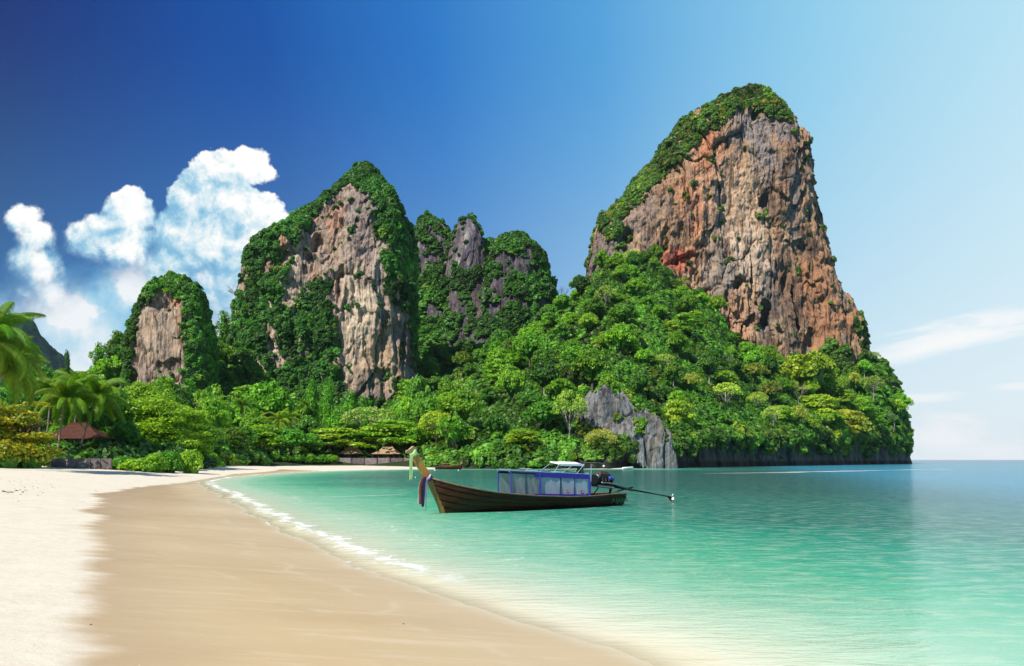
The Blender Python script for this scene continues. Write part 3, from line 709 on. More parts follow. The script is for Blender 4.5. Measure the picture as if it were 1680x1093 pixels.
CL['west'] = (cliff('limestone_peak', [(274, 594, 602), (280, 582, 612), (290, 570, 622), (303, 560, 630), (322, 534, 646), (348, 500, 652), (370, 462, 664), (390, 440, 669), (402, 410, 669), (412, 404, 670), (424, 400, 671), (460, 397, 674), (520, 391, 677), (580, 386, 679), (640, 382, 681), (700, 376, 685)],
      352, 26, 30, mt_pale, 380, 400, 70, (5, 2.8, 1.4, 0.5), 23, 2.0, (15, 4.2), caves=((655, 570, 5, 34, 3, 0), (560, 470, 7, 40, 3, -4), (600, 330, 12, 14, 2.5, 0), (620, 620, 22, 12, 2.5, 0), (520, 400, 12, 18, 3, 15))), 352)
CL['stack'] = (cliff('limestone_stack', [(456, 278, 284), (461, 264, 302), (472, 247, 315), (490, 235, 324), (510, 222, 330), (540, 212, 334), (580, 208, 338), (640, 206, 342), (690, 204, 346)],
      285, 16, 20, mt_pale, 260, 280, 50, (4.5, 2.8, 1.5, 0.5), 37, 1.0, (13, 4.0), caves=((262, 600, 30, 14, 3, 0), (250, 500, 14, 10, 2.5, 0), (292, 545, 6, 30, 2, 0))), 285)
CL['mid_left'] = (cliff('limestone_peak', [(358, 699, 703), (364, 689, 718), (380, 684, 738), (400, 680, 748), (440, 676, 760), (500, 672, 780), (560, 668, 790), (640, 664, 800)],
      440, 26, 26, mt_grey, 200, 170, 40, (5, 2.0, 0.9, 0.4), 51, 0, (14, 2.5)), 440)
CL['mid_spire'] = (cliff('limestone_spire', [(360, 758, 774), (364, 752, 781), (376, 746, 786), (400, 740, 792), (430, 734, 800), (470, 728, 812), (540, 720, 840), (620, 700, 850)],
      428, 22, 24, mt_grey, 200, 170, 40, (3, 2.0, 0.9, 0.4), 67, 0, (14, 2.5), ringn=2.4), 428)
CL['mid_right'] = (cliff('limestone_peak', [(385, 842, 846), (392, 830, 860), (404, 815, 876), (418, 808, 888), (444, 802, 897), (480, 792, 906), (530, 780, 908), (580, 760, 908), (640, 740, 910)],
      424, 26, 28, mt_grey, 260, 260, 50, (5, 2.4, 1.0, 0.4), 79, 0, (14, 2.5)), 424)
CL['mid_base'] = (cliff('limestone_wall', [(398, 790, 802), (410, 772, 814), (436, 704, 850), (470, 676, 895), (520, 670, 905), (580, 668, 908), (680, 664, 912)],
      446, 30, 26, mt_grey, 200, 280, 40, (6, 2.6, 1.0, 0.4), 83, 0, (16, 3.0)), 446)
CL['crag'] = (cliff('shore_crag', [(638, 978, 988), (643, 966, 1002), (652, 960, 1014), (664, 955, 1034), (682, 950, 1048), (700, 948, 1058), (716, 948, 1056), (735, 950, 1060), (772, 950, 1064)],
      222, 9, 12, mt_crag, 230, 260, 30, (4.5, 3.8, 3.0, 0.9), 91, 0, (6, 2.6), ringn=2.3, jag=1.6), 222)
CL['crag_low'] = (cliff('shore_crag', [(684, 1040, 1058), (691, 1026, 1076), (704, 1014, 1090), (718, 1006, 1100), (735, 1000, 1106), (755, 998, 1109), (774, 996, 1110)],
      221, 9, 12, mt_crag, 180, 260, 30, (4.0, 3.6, 3.0, 0.9), 97, 0, (6, 2.4), ringn=2.3, jag=1.4), 221)
labels = dict(tower=('tall orange and grey limestone tower rising over the headland', 'cliff'),
    west=('broad pale limestone peak with a green creeper curtain beside the small rock stack', 'cliff'),
    stack=('small brown limestone stack capped with shrubs, leftmost of the rocks', 'cliff'),
    mid_left=('dark leafy rock peak just right of the broad pale peak', 'cliff'),
    mid_spire=('dark narrow bare rock spire between two leafy peaks', 'cliff'),
    mid_right=('rounded leafy rock peak with a dark face, next to the saddle', 'cliff'),
    mid_base=('overgrown rock wall below the three dark middle peaks', 'cliff'),
    crag=('grey jagged crag standing above the water, the taller of two', 'rock'),
    crag_low=('low grey crag at the waterline below the taller crag', 'rock'))
for k_ in CL: tag(CL[k_][0][0], labels[k_][0], labels[k_][1])

# distant blue ridge beyond the palms
def ridge(name, pts, Y, label, mat, seed):
    kk = Y / F
    xs = np.linspace((pts[0][0] - 840) * kk, (pts[-1][0] - 840) * kk, 260)
    top = np.interp(xs, [(p[0] - 840) * kk for p in pts], [CAM_H + (754 - p[1]) * kk for p in pts])
    top = top + 9 * fbm(xs / 60, xs * 0, xs * 0, 4, seed)
    yy = np.linspace(-1, 1, 60)
    YY, XX = np.meshgrid(yy, xs, indexing='ij')
    ZZ = top[None, :] * (1 - np.abs(YY) ** 1.6) + 34 * fbm(XX / 60, YY * 5, XX * 0, 5, seed + 3, ridged=True) * (1 - YY ** 2) - 12
    me = np_mesh(name, np.stack([XX, Y + YY * 260, ZZ - 2], -1).reshape(-1, 3), grid_quads(*XX.shape))
    return tag(link(name, me, mat), kind='structure')
m, t, out = material('far_forest')
geo = t.n.new('ShaderNodeNewGeometry').outputs['Position']
n1 = t.noise(geo, 0.06, 8, 0.7)
colr = t.ramp(n1, [(0.38, (0.012, 0.05, 0.035)), (0.55, (0.035, 0.10, 0.06)), (0.68, (0.12, 0.17, 0.16))])
t.l.new(princ(t, colr, 0.9, bump(t, n1, 1.0, 14), 0.1), out.inputs[0])
ridge('far_mountain', [(-420, 560), (-260, 470), (-60, 470), (0, 508), (18, 530), (30, 526), (42, 522), (56, 540), (72, 560), (86, 580), (120, 640), (180, 720)], 1500, '', m, 301)
# ------------------------------------------------------------------ foliage meshes
rs = np.random.RandomState(11)
def leaves_on(cent, rad, npl, leaf, r, flat=0.75, up=0.35, drop=-0.35, spread=0.42):
    """small leaf blades on the shell of each clump; returns quads and a per-leaf value"""
    cent = np.repeat(cent, npl, 0); rad = np.repeat(rad, npl)
    n = len(cent)
    d = r.normal(size=(n, 3)); d /= np.linalg.norm(d, axis=1)[:, None]
    low = d[:, 2] < drop; d[low, 2] *= -1
    k = 1 - spread * r.rand(n) ** 1.5
    pos = cent + d * (rad * k)[:, None] * np.array([1, 1, flat])
    nrm = d * 0.75 + r.normal(size=(n, 3)) * 0.45 + np.array([0, 0, up]); nrm /= np.linalg.norm(nrm, axis=1)[:, None]
    a = np.cross(nrm, r.normal(size=(n, 3))); a /= np.linalg.norm(a, axis=1)[:, None] + 1e-9
    b = np.cross(nrm, a)
    L = leaf * (0.6 + 0.8 * r.rand(n))[:, None]; Wd = L * 0.36
    droop = np.array([0, 0, -0.12]) * L
    V = np.stack([pos - a * L * 0.5, pos + b * Wd, pos + a * L * 0.5 + droop, pos - b * Wd], 1).reshape(-1, 3)
    Q = np.arange(len(V)).reshape(-1, 4)
    lobe = np.repeat(r.rand(n // npl), npl)
    val = np.clip(0.55 * r.rand(n) + 0.45 * lobe, 0, 1)
    return V, Q, val
def blob_core(c, R, r, rz, nu=12, nv=20):
    th = np.linspace(0, np.pi, nu)[:, None]; ph = np.linspace(0, 2 * np.pi, nv, endpoint=False)[None, :]
    k = 1 + 0.18 * r.normal(size=(nu, nv))
    V = np.stack([c[0] + R * np.sin(th) * np.cos(ph) * k, c[1] + R * np.sin(th) * np.sin(ph) * k, c[2] + rz * np.cos(th) * k], -1).reshape(-1, 3)
    return V, grid_quads(nu, nv, True)
def crown_mesh(name, seed, R=5.5, zc=7.5, rz=3.6, nl=22, npl=130, leaf=0.6, style='round', core=0.56):
    r = np.random.RandomState(seed)
    if style == 'round':
        d = r.normal(size=(nl, 3)); d /= np.linalg.norm(d, axis=1)[:, None]; d[:, 2] = np.abs(d[:, 2]) * 1.1 - 0.35
        lop = 1 + 0.25 * np.sin(np.arctan2(d[:, 1], d[:, 0]) * 2 + seed)
        c = np.stack([d[:, 0] * R * 0.74 * lop * (0.75 + 0.4 * r.rand(nl)), d[:, 1] * R * 0.74 * lop * (0.75 + 0.4 * r.rand(nl)), zc + d[:, 2] * rz * 0.85 * (0.7 + 0.45 * r.rand(nl))], -1); rad = R * (0.15 + 0.20 * r.rand(nl) ** 1.5); flat = 0.85; drop = -0.45
    elif style == 'layered':
        lev = r.randint(0, 4, nl); ang = r.rand(nl) * 6.283; q = np.sqrt(r.rand(nl)) * R * 0.8 * (1 - 0.16 * lev)
        c = np.stack([np.cos(ang) * q, np.sin(ang) * q, zc - rz * 0.6 + lev * rz * 0.42 + r.normal(size=nl) * 0.12 * rz], -1); rad = R * (0.22 + 0.16 * r.rand(nl)); flat = 0.34; drop = -0.6
    elif style == 'column':
        c = np.stack([r.normal(size=nl) * R * 0.38, r.normal(size=nl) * R * 0.38, zc + (r.rand(nl) * 2 - 1) * rz * 0.95], -1); rad = R * (0.34 + 0.2 * r.rand(nl)); flat = 1.05; drop = -0.8
    elif style == 'open':
        d = r.normal(size=(nl, 3)); d /= np.linalg.norm(d, axis=1)[:, None]; d[:, 2] = np.abs(d[:, 2])
        c = np.stack([d[:, 0] * R * 0.85, d[:, 1] * R * 0.85, zc - rz * .2 + d[:, 2] * rz * 0.85], -1); rad = R * (0.13 + 0.12 * r.rand(nl)); flat = 0.6; drop = -0.5
    else:   # bush
        d = r.normal(size=(nl, 3)); d /= np.linalg.norm(d, axis=1)[:, None]; d[:, 2] = np.abs(d[:, 2])
        c = np.stack([d[:, 0] * R * 0.6, d[:, 1] * R * 0.6, zc + d[:, 2] * rz * 0.6], -1); rad = R * (0.26 + 0.22 * r.rand(nl)); flat = 0.8; drop = -0.5
    V, Q, val = leaves_on(c, rad, npl, leaf, r, flat, drop=drop)
    vs, qs, vals = [V], [Q], [val]; n = len(V)
    if core:
        k = 0.62 if style == 'column' else core
        cv, cq = blob_core((0, 0, zc), R * k * (0.62 if style == 'column' else 0.9), r, rz * (0.9 if style == 'column' else 0.62 if style != 'layered' else 0.35))
        vs.append(cv); qs.append(cq + n); vals.append(np.zeros(len(cq)))
    return np_mesh(name, np.concatenate(vs), np.concatenate(qs), smooth=False, fattrs={'leafv': np.concatenate(vals)})
def trunk_mesh(name, seed, H=7.0, r0=0.35, spread=3.2, n=6, bush=False):
    r = random.Random(seed); b = MB()
    lx, ly = r.uniform(-.5, .5), r.uniform(-.5, .5)
    b.tube([(0, 0, -1.0), (lx * .3, ly * .3, H * .35), (lx, ly, H * .7), (lx * 1.4, ly * 1.4, H)], [r0 * 1.3, r0, r0 * .8, r0 * .45], 7)
    for i in range(n):
        a = i * 6.283 / n + r.uniform(-.4, .4); h0 = H * r.uniform(.42, .75); L = spread * r.uniform(.7, 1.1)
        p0 = (lx * h0 / H, ly * h0 / H, h0); z1 = H * r.uniform(.95, 1.25)
        p1 = (p0[0] + math.cos(a) * L * .5, p0[1] + math.sin(a) * L * .5, h0 + (z1 - h0) * .6)
        p2 = (p0[0] + math.cos(a) * L, p0[1] + math.sin(a) * L, z1)
        b.tube([p0, p1, p2], [r0 * .45, r0 * .3, r0 * .12], 5)
        for s_ in (-.6, .6):
            b.tube([p1, (p1[0] + math.cos(a + s_) * L * .5, p1[1] + math.sin(a + s_) * L * .5, z1 * 1.05)], [r0 * .22, r0 * .08], 4)
    me = bpy.data.meshes.new(name); me.from_pydata(b.v, [], b.f); me.update()
    me.polygons.foreach_set('use_smooth', [True] * len(me.polygons))
    return me
bark = simple('bark', (0.17, 0.135, 0.10), (0.07, 0.055, 0.04), 0.9, 3.0, (1, 1, 0.2), 0.1, 0, 0.5, 0.05)
bark_pale = simple('pale_bark', (0.42, 0.38, 0.33), (0.22, 0.19, 0.16), 0.9, 3.0, (1, 1, 0.2), 0.1, 0, 0.5, 0.05)
leaf_mat = leafy('tree_leaves', (0.070, 0.235, 0.012), (0.27, 0.52, 0.022))
leaf_yellow = leafy('yellowing_leaves', (0.09, 0.27, 0.014), (0.66, 0.50, 0.012))
leaf_inst = leafy('creeper_leaves', (0.050, 0.175, 0.022), (0.19, 0.38, 0.030), instancer=True)
CR = {}
def mk(key, mat=leaf_mat, **kw):
    me = crown_mesh('crown_' + key, **kw); me.materials.append(mat); CR[key] = me
for i in range(6): mk('round%d' % i, seed=100 + i, R=5.5, zc=7.4, rz=4.3, nl=46, npl=90, leaf=0.60)
for i in range(3): mk('layer%d' % i, seed=120 + i, R=6.5, zc=7.0, rz=3.8, nl=50, npl=100, leaf=0.62, style='layered', core=0)
for i in range(2): mk('column%d' % i, seed=130 + i, R=3.4, zc=6.2, rz=5.4, nl=22, npl=140, leaf=0.55, style='column')
for i in range(2): mk('open%d' % i, seed=140 + i, R=6.0, zc=7.6, rz=4.0, nl=60, npl=26, leaf=0.5, style='open', core=0)
for i in range(3): mk('fine%d' % i, seed=150 + i, R=5.5, zc=7.0, rz=4.2, nl=110, npl=120, leaf=0.34, style='round')
for i in range(3): mk('finelayer%d' % i, seed=160 + i, R=6.0, zc=5.6, rz=4.8, nl=130, npl=120, leaf=0.38, style='layered', core=0)
mk('yellow0', leaf_yellow, seed=170, R=5.0, zc=5.4, rz=4.6, nl=70, npl=100, leaf=0.36, style='layered', core=0)
for i in range(3): mk('bush%d' % i, seed=180 + i, R=1.8, zc=0.5, rz=1.3, nl=18, npl=120, leaf=0.26, style='bush')
mk('bushyellow', leaf_yellow, seed=190, R=1.8, zc=0.5, rz=1.3, nl=18, npl=120, leaf=0.26, style='bush')
TR = {k: trunk_mesh('trunk_' + k, i) for i, k in enumerate('abcd')}
for k in TR: TR[k].materials.append(bark)
TR['pale'] = trunk_mesh('trunk_pale', 9, 7.5, .28, 4.5, 8); TR['pale'].materials.append(bark_pale)

# ------------------------------------------------------------------ scattered clumps (creepers on rock, undergrowth)
clumps = []
cc = bpy.data.collections.new('clump_sources')
for i in range(4):
    me = crown_mesh('leaf_clump', 200 + i, R=1.4, zc=0.0, rz=1.15, nl=13, npl=22, leaf=0.50, style='bush', core=0.38)
    me.materials.append(leaf_inst)
    o = bpy.data.objects.new('leaf_clump', me); cc.objects.link(o); clumps.append(o)
def scatter(name, label, P, N, scl, tint, upmix=0.5):
    n = len(P)
    if n == 0: return
    N = N * (1 - upmix) + np.array([0, 0, upmix]); N /= np.linalg.norm(N, axis=1)[:, None]
    rot = np.stack([np.zeros(n), np.arccos(np.clip(N[:, 2], -1, 1)), np.arctan2(N[:, 1], N[:, 0])], -1)
    me = bpy.data.meshes.new(name); me.vertices.add(n); me.vertices.foreach_set('co', P.astype(np.float32).ravel())
    for k, a, typ in (('rot', rot, 'FLOAT_VECTOR'), ('scl', scl[:, None] * np.stack([rs.uniform(.8, 1.35, n), rs.uniform(.8, 1.35, n), rs.uniform(.6, 1.5, n)], -1), 'FLOAT_VECTOR'), ('tint', np.concatenate([tint, np.ones((n, 1))], 1), 'FLOAT_COLOR')):
        at_ = me.attributes.new(k, typ, 'POINT'); at_.data.foreach_set({'FLOAT': 'value', 'FLOAT_VECTOR': 'vector', 'FLOAT_COLOR': 'color'}[typ], a.astype(np.float32).ravel())
    pk = me.attributes.new('pick', 'INT', 'POINT'); pk.data.foreach_set('value', rs.randint(0, 4, n).astype(np.int32))
    o = link(name, me)
    g = bpy.data.node_groups.new(name, 'GeometryNodeTree')
    g.interface.new_socket('Geometry', in_out='INPUT', socket_type='NodeSocketGeometry')
    g.interface.new_socket('Geometry', in_out='OUTPUT', socket_type='NodeSocketGeometry')
    gi, go = g.nodes.new('NodeGroupInput'), g.nodes.new('NodeGroupOutput')
    ip = g.nodes.new('GeometryNodeInstanceOnPoints'); ci = g.nodes.new('GeometryNodeCollectionInfo')
    ci.inputs['Collection'].default_value = cc; ci.inputs['Separate Children'].default_value = True
    def na(nm, ty):
        q = g.nodes.new('GeometryNodeInputNamedAttribute'); q.data_type = ty; q.inputs[0].default_value = nm; return q.outputs[0]
    L = g.links.new
    L(gi.outputs[0], ip.inputs['Points']); L(ci.outputs[0], ip.inputs['Instance']); ip.inputs['Pick Instance'].default_value = True
    L(na('pick', 'INT'), ip.inputs['Instance Index']); L(na('rot', 'FLOAT_VECTOR'), ip.inputs['Rotation']); L(na('scl', 'FLOAT_VECTOR'), ip.inputs['Scale'])
    L(ip.outputs[0], go.inputs[0])
    md = o.modifiers.new('scatter', 'NODES'); md.node_group = g
    return tag(o, label, None, kind='stuff')
def tints(n, base, var=0.25, P=None, warm=0.0):
    b = np.array(base)[None, :] * (1 + var * rs.normal(size=(n, 1)))
    if P is not None: b = b * (1 + 0.9 * fbm(P[:, 0] / 12, P[:, 1] / 12, P[:, 2] / 12, 3, 77))[:, None]
    if warm:
        w = (rs.rand(n) < warm)[:, None]; b = np.where(w, b * np.array([2.4, 1.35, 1.0]), b)
    return np.clip(b, 0.15, 4)
def cliff_plants(key, veg=None, rock=None, per=2.2, scl=(0.7, 1.7), base=(1, 1, 1), label='', warm=0.05, backp=0.35, blur=9, name='cliff_creepers', stray=0.005, patch=-0.42, sm_=0.8):
    (o, C, N, A), Yc = CL[key]
    px = 840 + C[:, 0] / C[:, 1] * F; py = 754 - (C[:, 2] - CAM_H) / C[:, 1] * F
    nx = fbm(C[:, 0] / 7, C[:, 1] / 7, C[:, 2] / 7, 3, 401) * blur * 2; ny = fbm(C[:, 0] / 7, C[:, 1] / 7, C[:, 2] / 12, 3, 411) * blur * 2
    qx, qy = px + nx, py + ny
    if veg is not None:
        w = np.zeros(len(C), bool)
        for p_ in veg: w |= inside(qx, qy, p_)
    else:
        w = np.ones(len(C), bool)
        for p_ in rock: w &= ~inside(qx, qy, p_)
    pat = fbm(C[:, 0] / 8, C[:, 1] / 8, C[:, 2] / 10, 3, 421)
    w = w & (pat > patch)
    w = w.astype(float)
    # plants also catch on ledges of the bare rock
    w = np.where(w > 0, 1.0, np.where((N[:, 2] > 0.35), stray * 4, stray * 0.12))
    back = N[:, 1] > 0.25
    w = np.where(back, backp * (fbm(C[:, 0] / 20, C[:, 1] / 20, C[:, 2] / 20, 2, 5) > -0.2), w)
    w *= A
    n = int(w.sum() / per * 1.25)
    idx = rs.choice(len(C), n, p=w / w.sum())
    P = C[idx]; NN = N[idx]
    sc = sm_ * (scl[0] + (scl[1] - scl[0]) * rs.rand(n) ** 2.2) * np.where(rs.rand(n) < .04, 1.7, 1.0)
    return scatter(name, label, P + NN * 0.1, NN, sc, tints(n, base, 0.22, P, warm))
cliff_plants('tower', veg=[[(978, 345), (1010, 318), (1040, 290), (1066, 258), (1086, 234), (1104, 200), (1132, 190), (1158, 164), (1192, 138), (1240, 125), (1266, 142), (1290, 170), (1306, 200), (1280, 196), (1246, 184), (1215, 180), (1192, 192), (1166, 214), (1146, 224), (1138, 242), (1116, 258), (1100, 282), (1076, 302), (1058, 322), (1040, 336), (1024, 372), (1006, 392), (986, 384)],
      [(1340, 588), (1360, 566), (1384, 566), (1400, 596), (1414, 590), (1418, 560), (1405, 520), (1418, 520), (1450, 700), (1330, 700)]],
      per=1.7, scl=(0.8, 2.1), base=(0.95, 0.85, 1.15), label='shrubs growing over the left shoulder and crown of the orange tower', warm=0.12)
cliff_plants('west', rock=[[(570, 306), (600, 306), (612, 340), (620, 400), (636, 470), (668, 515), (690, 600), (688, 660), (566, 660), (560, 600), (554, 545), (546, 505), (542, 465), (520, 458), (496, 480), (472, 502), (466, 470), (482, 440), (478, 400), (500, 376), (530, 348), (556, 322)],
      [(455, 385), (478, 378), (480, 420), (465, 440), (455, 420)], [(428, 425), (446, 425), (440, 455), (430, 450)], [(446, 530), (462, 540), (466, 600), (452, 605)], [(419, 590), (430, 580), (432, 622), (418, 626)], [(385, 405), (404, 410), (402, 470), (380, 500)]],
      per=1.25, scl=(0.7, 1.6), base=(0.58, 0.84, 1.05), label='creepers and shrubs covering the left half and crown of the pale peak', blur=10, stray=0.016)
cliff_plants('stack', rock=[[(252, 486), (275, 474), (296, 490), (300, 520), (303, 560), (306, 610), (304, 640), (214, 640), (214, 560), (228, 512)]], per=1.0, scl=(0.6, 1.5), base=(0.75, 0.95, 0.9),
      label='shrubs capping the small brown rock stack', blur=6)
cliff_plants('mid_left', rock=[[(686, 396), (702, 388), (712, 415), (700, 428), (686, 420)]], per=1.9, scl=(0.9, 2.1), base=(0.58, 0.76, 1.05), label='shrubs covering the first dark middle peak', blur=10, patch=-0.16)
cliff_plants('mid_spire', rock=[[(742, 378), (765, 356), (784, 372), (788, 400), (784, 438), (732, 444), (738, 405)], [(733, 474), (762, 472), (764, 512), (738, 516)]], per=1.9, scl=(0.9, 2.1), base=(0.58, 0.76, 1.05), label='shrubs round the foot of the bare spire', blur=8, stray=0.05, patch=-0.14)
cliff_plants('mid_right', rock=[[(810, 412), (835, 416), (872, 418), (874, 442), (840, 448), (825, 438), (812, 434)], [(850, 478), (870, 476), (870, 508), (854, 506)], [(884, 512), (903, 512), (897, 574), (886, 570)]], per=1.9, scl=(0.9, 2.2), base=(0.62, 0.85, 1.0), label='shrubs covering the rounded middle peak', blur=8, stray=0.05, patch=-0.14)
cliff_plants('mid_base', rock=[[(733, 474), (762, 472), (764, 516), (738, 520)], [(812, 572), (842, 572), (832, 604), (812, 608)]], per=2.1, scl=(1.0, 2.4), base=(0.7, 0.92, 1.0), label='shrubs on the overgrown wall below the middle peaks', blur=10, patch=-0.16)
cliff_plants('crag', veg=[[(940, 690), (985, 702), (1002, 728), (992, 760), (940, 760)], [(1008, 672), (1022, 676), (1020, 690), (1008, 688)]], per=0.55, scl=(0.35, 0.8), base=(1.4, 1.1, 1.2), label='pale dry bushes at the foot of the taller shore crag', warm=0.25, blur=5, backp=0.2)
cliff_plants('crag_low', veg=[[(1040, 684), (1062, 688), (1064, 708), (1046, 712)]], per=0.55, scl=(0.35, 0.8), base=(1.3, 1.2, 1.0), label='bushes on the top of the low shore crag', warm=0.15, blur=5, backp=0.2)

# undergrowth on the slopes
def hill_pts(n, lo, hi, off0, off1):
    # uniform over ground area
    p = rs.uniform(lo, hi, n * 3); o = rs.uniform(off0, off1, n * 3)
    D, z = hill(p, o); keep = rs.rand(len(p)) < D / D.max()
    p, o, D, z = p[keep][:n], o[keep][:n], D[keep][:n], z[keep][:n]
    return p, o, D, z
cl_foot = [(380, 686, 330), (206, 345, 272), (668, 912, 420), (956, 1432, 424)]
def in_cliff(px, D):
    r = np.zeros(px.shape, bool)
    for a_, b_, y_ in cl_foot: r |= (px > a_) & (px < b_) & (D > y_ + 6)
    return r
p, o_, D, z = hill_pts(20000, -330, 1494, -1.0, 240)
keep = (~in_cliff(p, D)) & ~((p > 425) & (p < 705) & (D < 233)) & ~((p > 944) & (p < 1112) & (D < 226)) & (z > np.where(p > 960, 4.5 + 5 * np.abs(vnoise(p / 15, D / 9, z * 0, 3)), 0.9))
p, o_, D, z = p[keep], o_[keep], D[keep], z[keep]
P = np.stack([(p - 840) / F * D, D, z], -1)
nn = np.tile(np.array([0, -0.45, 0.9]), (len(P), 1))
scatter('hillside_undergrowth', 'dense green undergrowth between the forest trees', P, nn, 1.0 + 1.5 * rs.rand(len(P)), tints(len(P), (0.85, 0.95, 0.85), 0.25, P, 0.06), 0.3)
# edge growth hanging over the headland's rock band
p = rs.uniform(800, 1494, 2600); o_ = rs.uniform(0.5, 9, 2600); D, z = hill(p, o_)
k_ = (z > 3.2 + 3.5 * fbm(p / 30, p * 0, p * 0, 3, 9)) & (rs.rand(2600) < np.clip((z - 2.5) / 8, 0.1, 1))
P = np.stack([(p - 840) / F * D, D - 0.6, z], -1)[k_]
scatter('headland_creepers', 'creepers hanging over the dark rock band of the headland', P, np.tile(np.array([0, -0.8, 0.3]), (len(P), 1)), 0.5 + 0.9 * rs.rand(len(P)), tints(len(P), (1.0, 0.95, 0.9), 0.3, P, 0.15), 0.2)

# ------------------------------------------------------------------ trees
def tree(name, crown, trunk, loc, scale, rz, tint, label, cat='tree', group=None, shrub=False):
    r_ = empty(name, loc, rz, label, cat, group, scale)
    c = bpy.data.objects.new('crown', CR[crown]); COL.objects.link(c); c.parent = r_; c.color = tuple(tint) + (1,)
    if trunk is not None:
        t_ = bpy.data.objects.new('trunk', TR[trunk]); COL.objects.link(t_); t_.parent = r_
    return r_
def region(px, D, z):
    D0 = float(np.interp(px, cpx, D0s)); row = 'in front,' if D - D0 < 30 else 'midway up,' if D - D0 < 85 else 'far up,'
    return row + ' ' + place(px, D, z)
def place(px, D, z):
    if px < 100: return 'behind the leftmost palms'
    if px < 200: return 'behind the hut palms'
    if px < 290: return 'below the rock stack'
    if px < 380: return 'right of the rock stack'
    if px < 470: return 'below the left edge of the pale peak'
    if px < 560: return 'below the creeper curtain'
    if px < 620: return 'below the bare foot of the pale peak'
    if px < 690: return 'below the right foot of the pale peak'
    if px < 790: return 'below the bare spire'
    if px < 880: return 'below the rounded middle peak'
    if px < 950: return 'left of the shore crags' if z < 48 else 'near the saddle'
    if px < 1060: return 'behind the tall shore crag' if z < 48 else 'under the left foot of the tower'
    if px < 1130: return 'by the low shore crag' if z < 30 else 'on the wooded shoulder under the tower'
    if px < 1240: return 'above the rock band' if z < 34 else 'under the middle of the tower'
    if px < 1340: return 'above the rock band halfway to the point' if z < 30 else 'at the right foot of the tower'
    return 'on the seaward point of the headland'
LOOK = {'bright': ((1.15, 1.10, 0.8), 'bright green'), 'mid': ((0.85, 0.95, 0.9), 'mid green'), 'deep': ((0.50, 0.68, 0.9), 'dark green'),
        'lime': ((1.5, 1.15, 1.2), 'yellow-green'), 'olive': ((1.7, 0.95, 2.4), 'dry olive'), 'pale': ((2.0, 1.25, 4.0), 'pale thin-leaved'), 'tower': ((0.75, 0.95, 0.8), 'narrow creeper-draped')}
cand_p, cand_o, cand_D, cand_z = hill_pts(9000, -30, 1482, 3, 235)
zmin = np.where(cand_p > 780, 7.0, 2.2)
ok = (cand_z > zmin) & ~((cand_p > 1436) & (cand_z > 40)) & ~in_cliff(cand_p, cand_D - 5) & ~((cand_p > 935) & (cand_p < 1115) & (cand_D < 240)) & ~((cand_p > 425) & (cand_p < 705) & (cand_D < 238)) & ~((cand_p < 345) & (cand_D < 150))
placed = []
for i in np.nonzero(ok)[0]:
    X = (cand_p[i] - 840) / F * cand_D[i]; Y = cand_D[i]
    if all((X - q[0]) ** 2 + (Y - q[1]) ** 2 > 8.0 ** 2 for q in placed):
        placed.append((X, Y, cand_z[i], cand_p[i]))
forest = []
placed.sort(key=lambda q: q[1])
print('forest candidates', len(placed))
if len(placed) > 300: placed = [placed[i] for i in sorted(rs.choice(len(placed), 300, replace=False))]
for X, Y, z, px in placed:
    h = rs.rand(); warm = px > 1130 and z < 34
    if warm: look = 'lime' if h < .34 else 'olive' if h < .52 else 'pale' if h < .60 else 'mid' if h < .78 else 'bright' if h < .9 else 'deep'
    elif px < 930: look = 'bright' if h < .44 else 'mid' if h < .68 else 'deep' if h < .82 else 'tower' if h < .94 else 'pale' if h < .96 else 'lime'
    else: look = 'bright' if h < .40 else 'mid' if h < .66 else 'deep' if h < .84 else 'lime' if h < .94 else 'pale'
    tn, words_ = LOOK[look]
    tn = tuple(np.clip(np.array(tn) * (1 + 0.20 * rs.normal()), 0.2, 4))
    s_ = rs.uniform(0.62, 1.15) * (0.92 if px > 930 else 1.0)
    cr = ('layer%d' % rs.randint(3)) if rs.rand() < .16 and look in ('lime', 'mid', 'bright', 'olive') else ('column%d' % rs.randint(2)) if look == 'tower' else ('open%d' % rs.randint(2)) if look == 'pale' else 'round%d' % rs.randint(6)
    tk = 'pale' if look == 'pale' or rs.rand() < .3 else 'abcd'[rs.randint(4)]
    size = 'small' if s_ < .82 else 'large' if s_ > 1.0 else 'middling'
    lb = '%s %s tree %s' % (size, words_, region(px, Y, z))
    if Y < 175: cr = 'fine%d' % rs.randint(3)
    forest.append(tree('forest_tree', cr, tk, (X, Y, z - 0.8), (s_ * rs.uniform(.85, 1.15), s_ * rs.uniform(.85, 1.15), s_ * rs.uniform(.85, 1.45)), rs.rand() * 6.28, tn, lb, group='%s %s trees %s' % (size, words_, region(px, Y, z))))

by_label = {}
for o in forest: by_label.setdefault(o['label'], []).append(o)
for lb, os_ in by_label.items():
    if len(os_) == 1: continue
    os_.sort(key=lambda o: o.location.x / o.location.y)
    n_ = len(os_)
    names = {2: ['left one', 'right one'], 3: ['left one', 'middle one', 'right one'], 4: ['leftmost', 'second from left', 'second from right', 'rightmost'],
             5: ['leftmost', 'second from left', 'middle one', 'second from right', 'rightmost']}.get(n_) or (['leftmost', 'second from left', 'third from left'] + ['fourth from left', 'fifth from left', 'sixth from left'][:n_ - 6] + ['third from right', 'second from right', 'rightmost'])
    for o, w in zip(os_, names): o['label'] = lb + ', ' + w
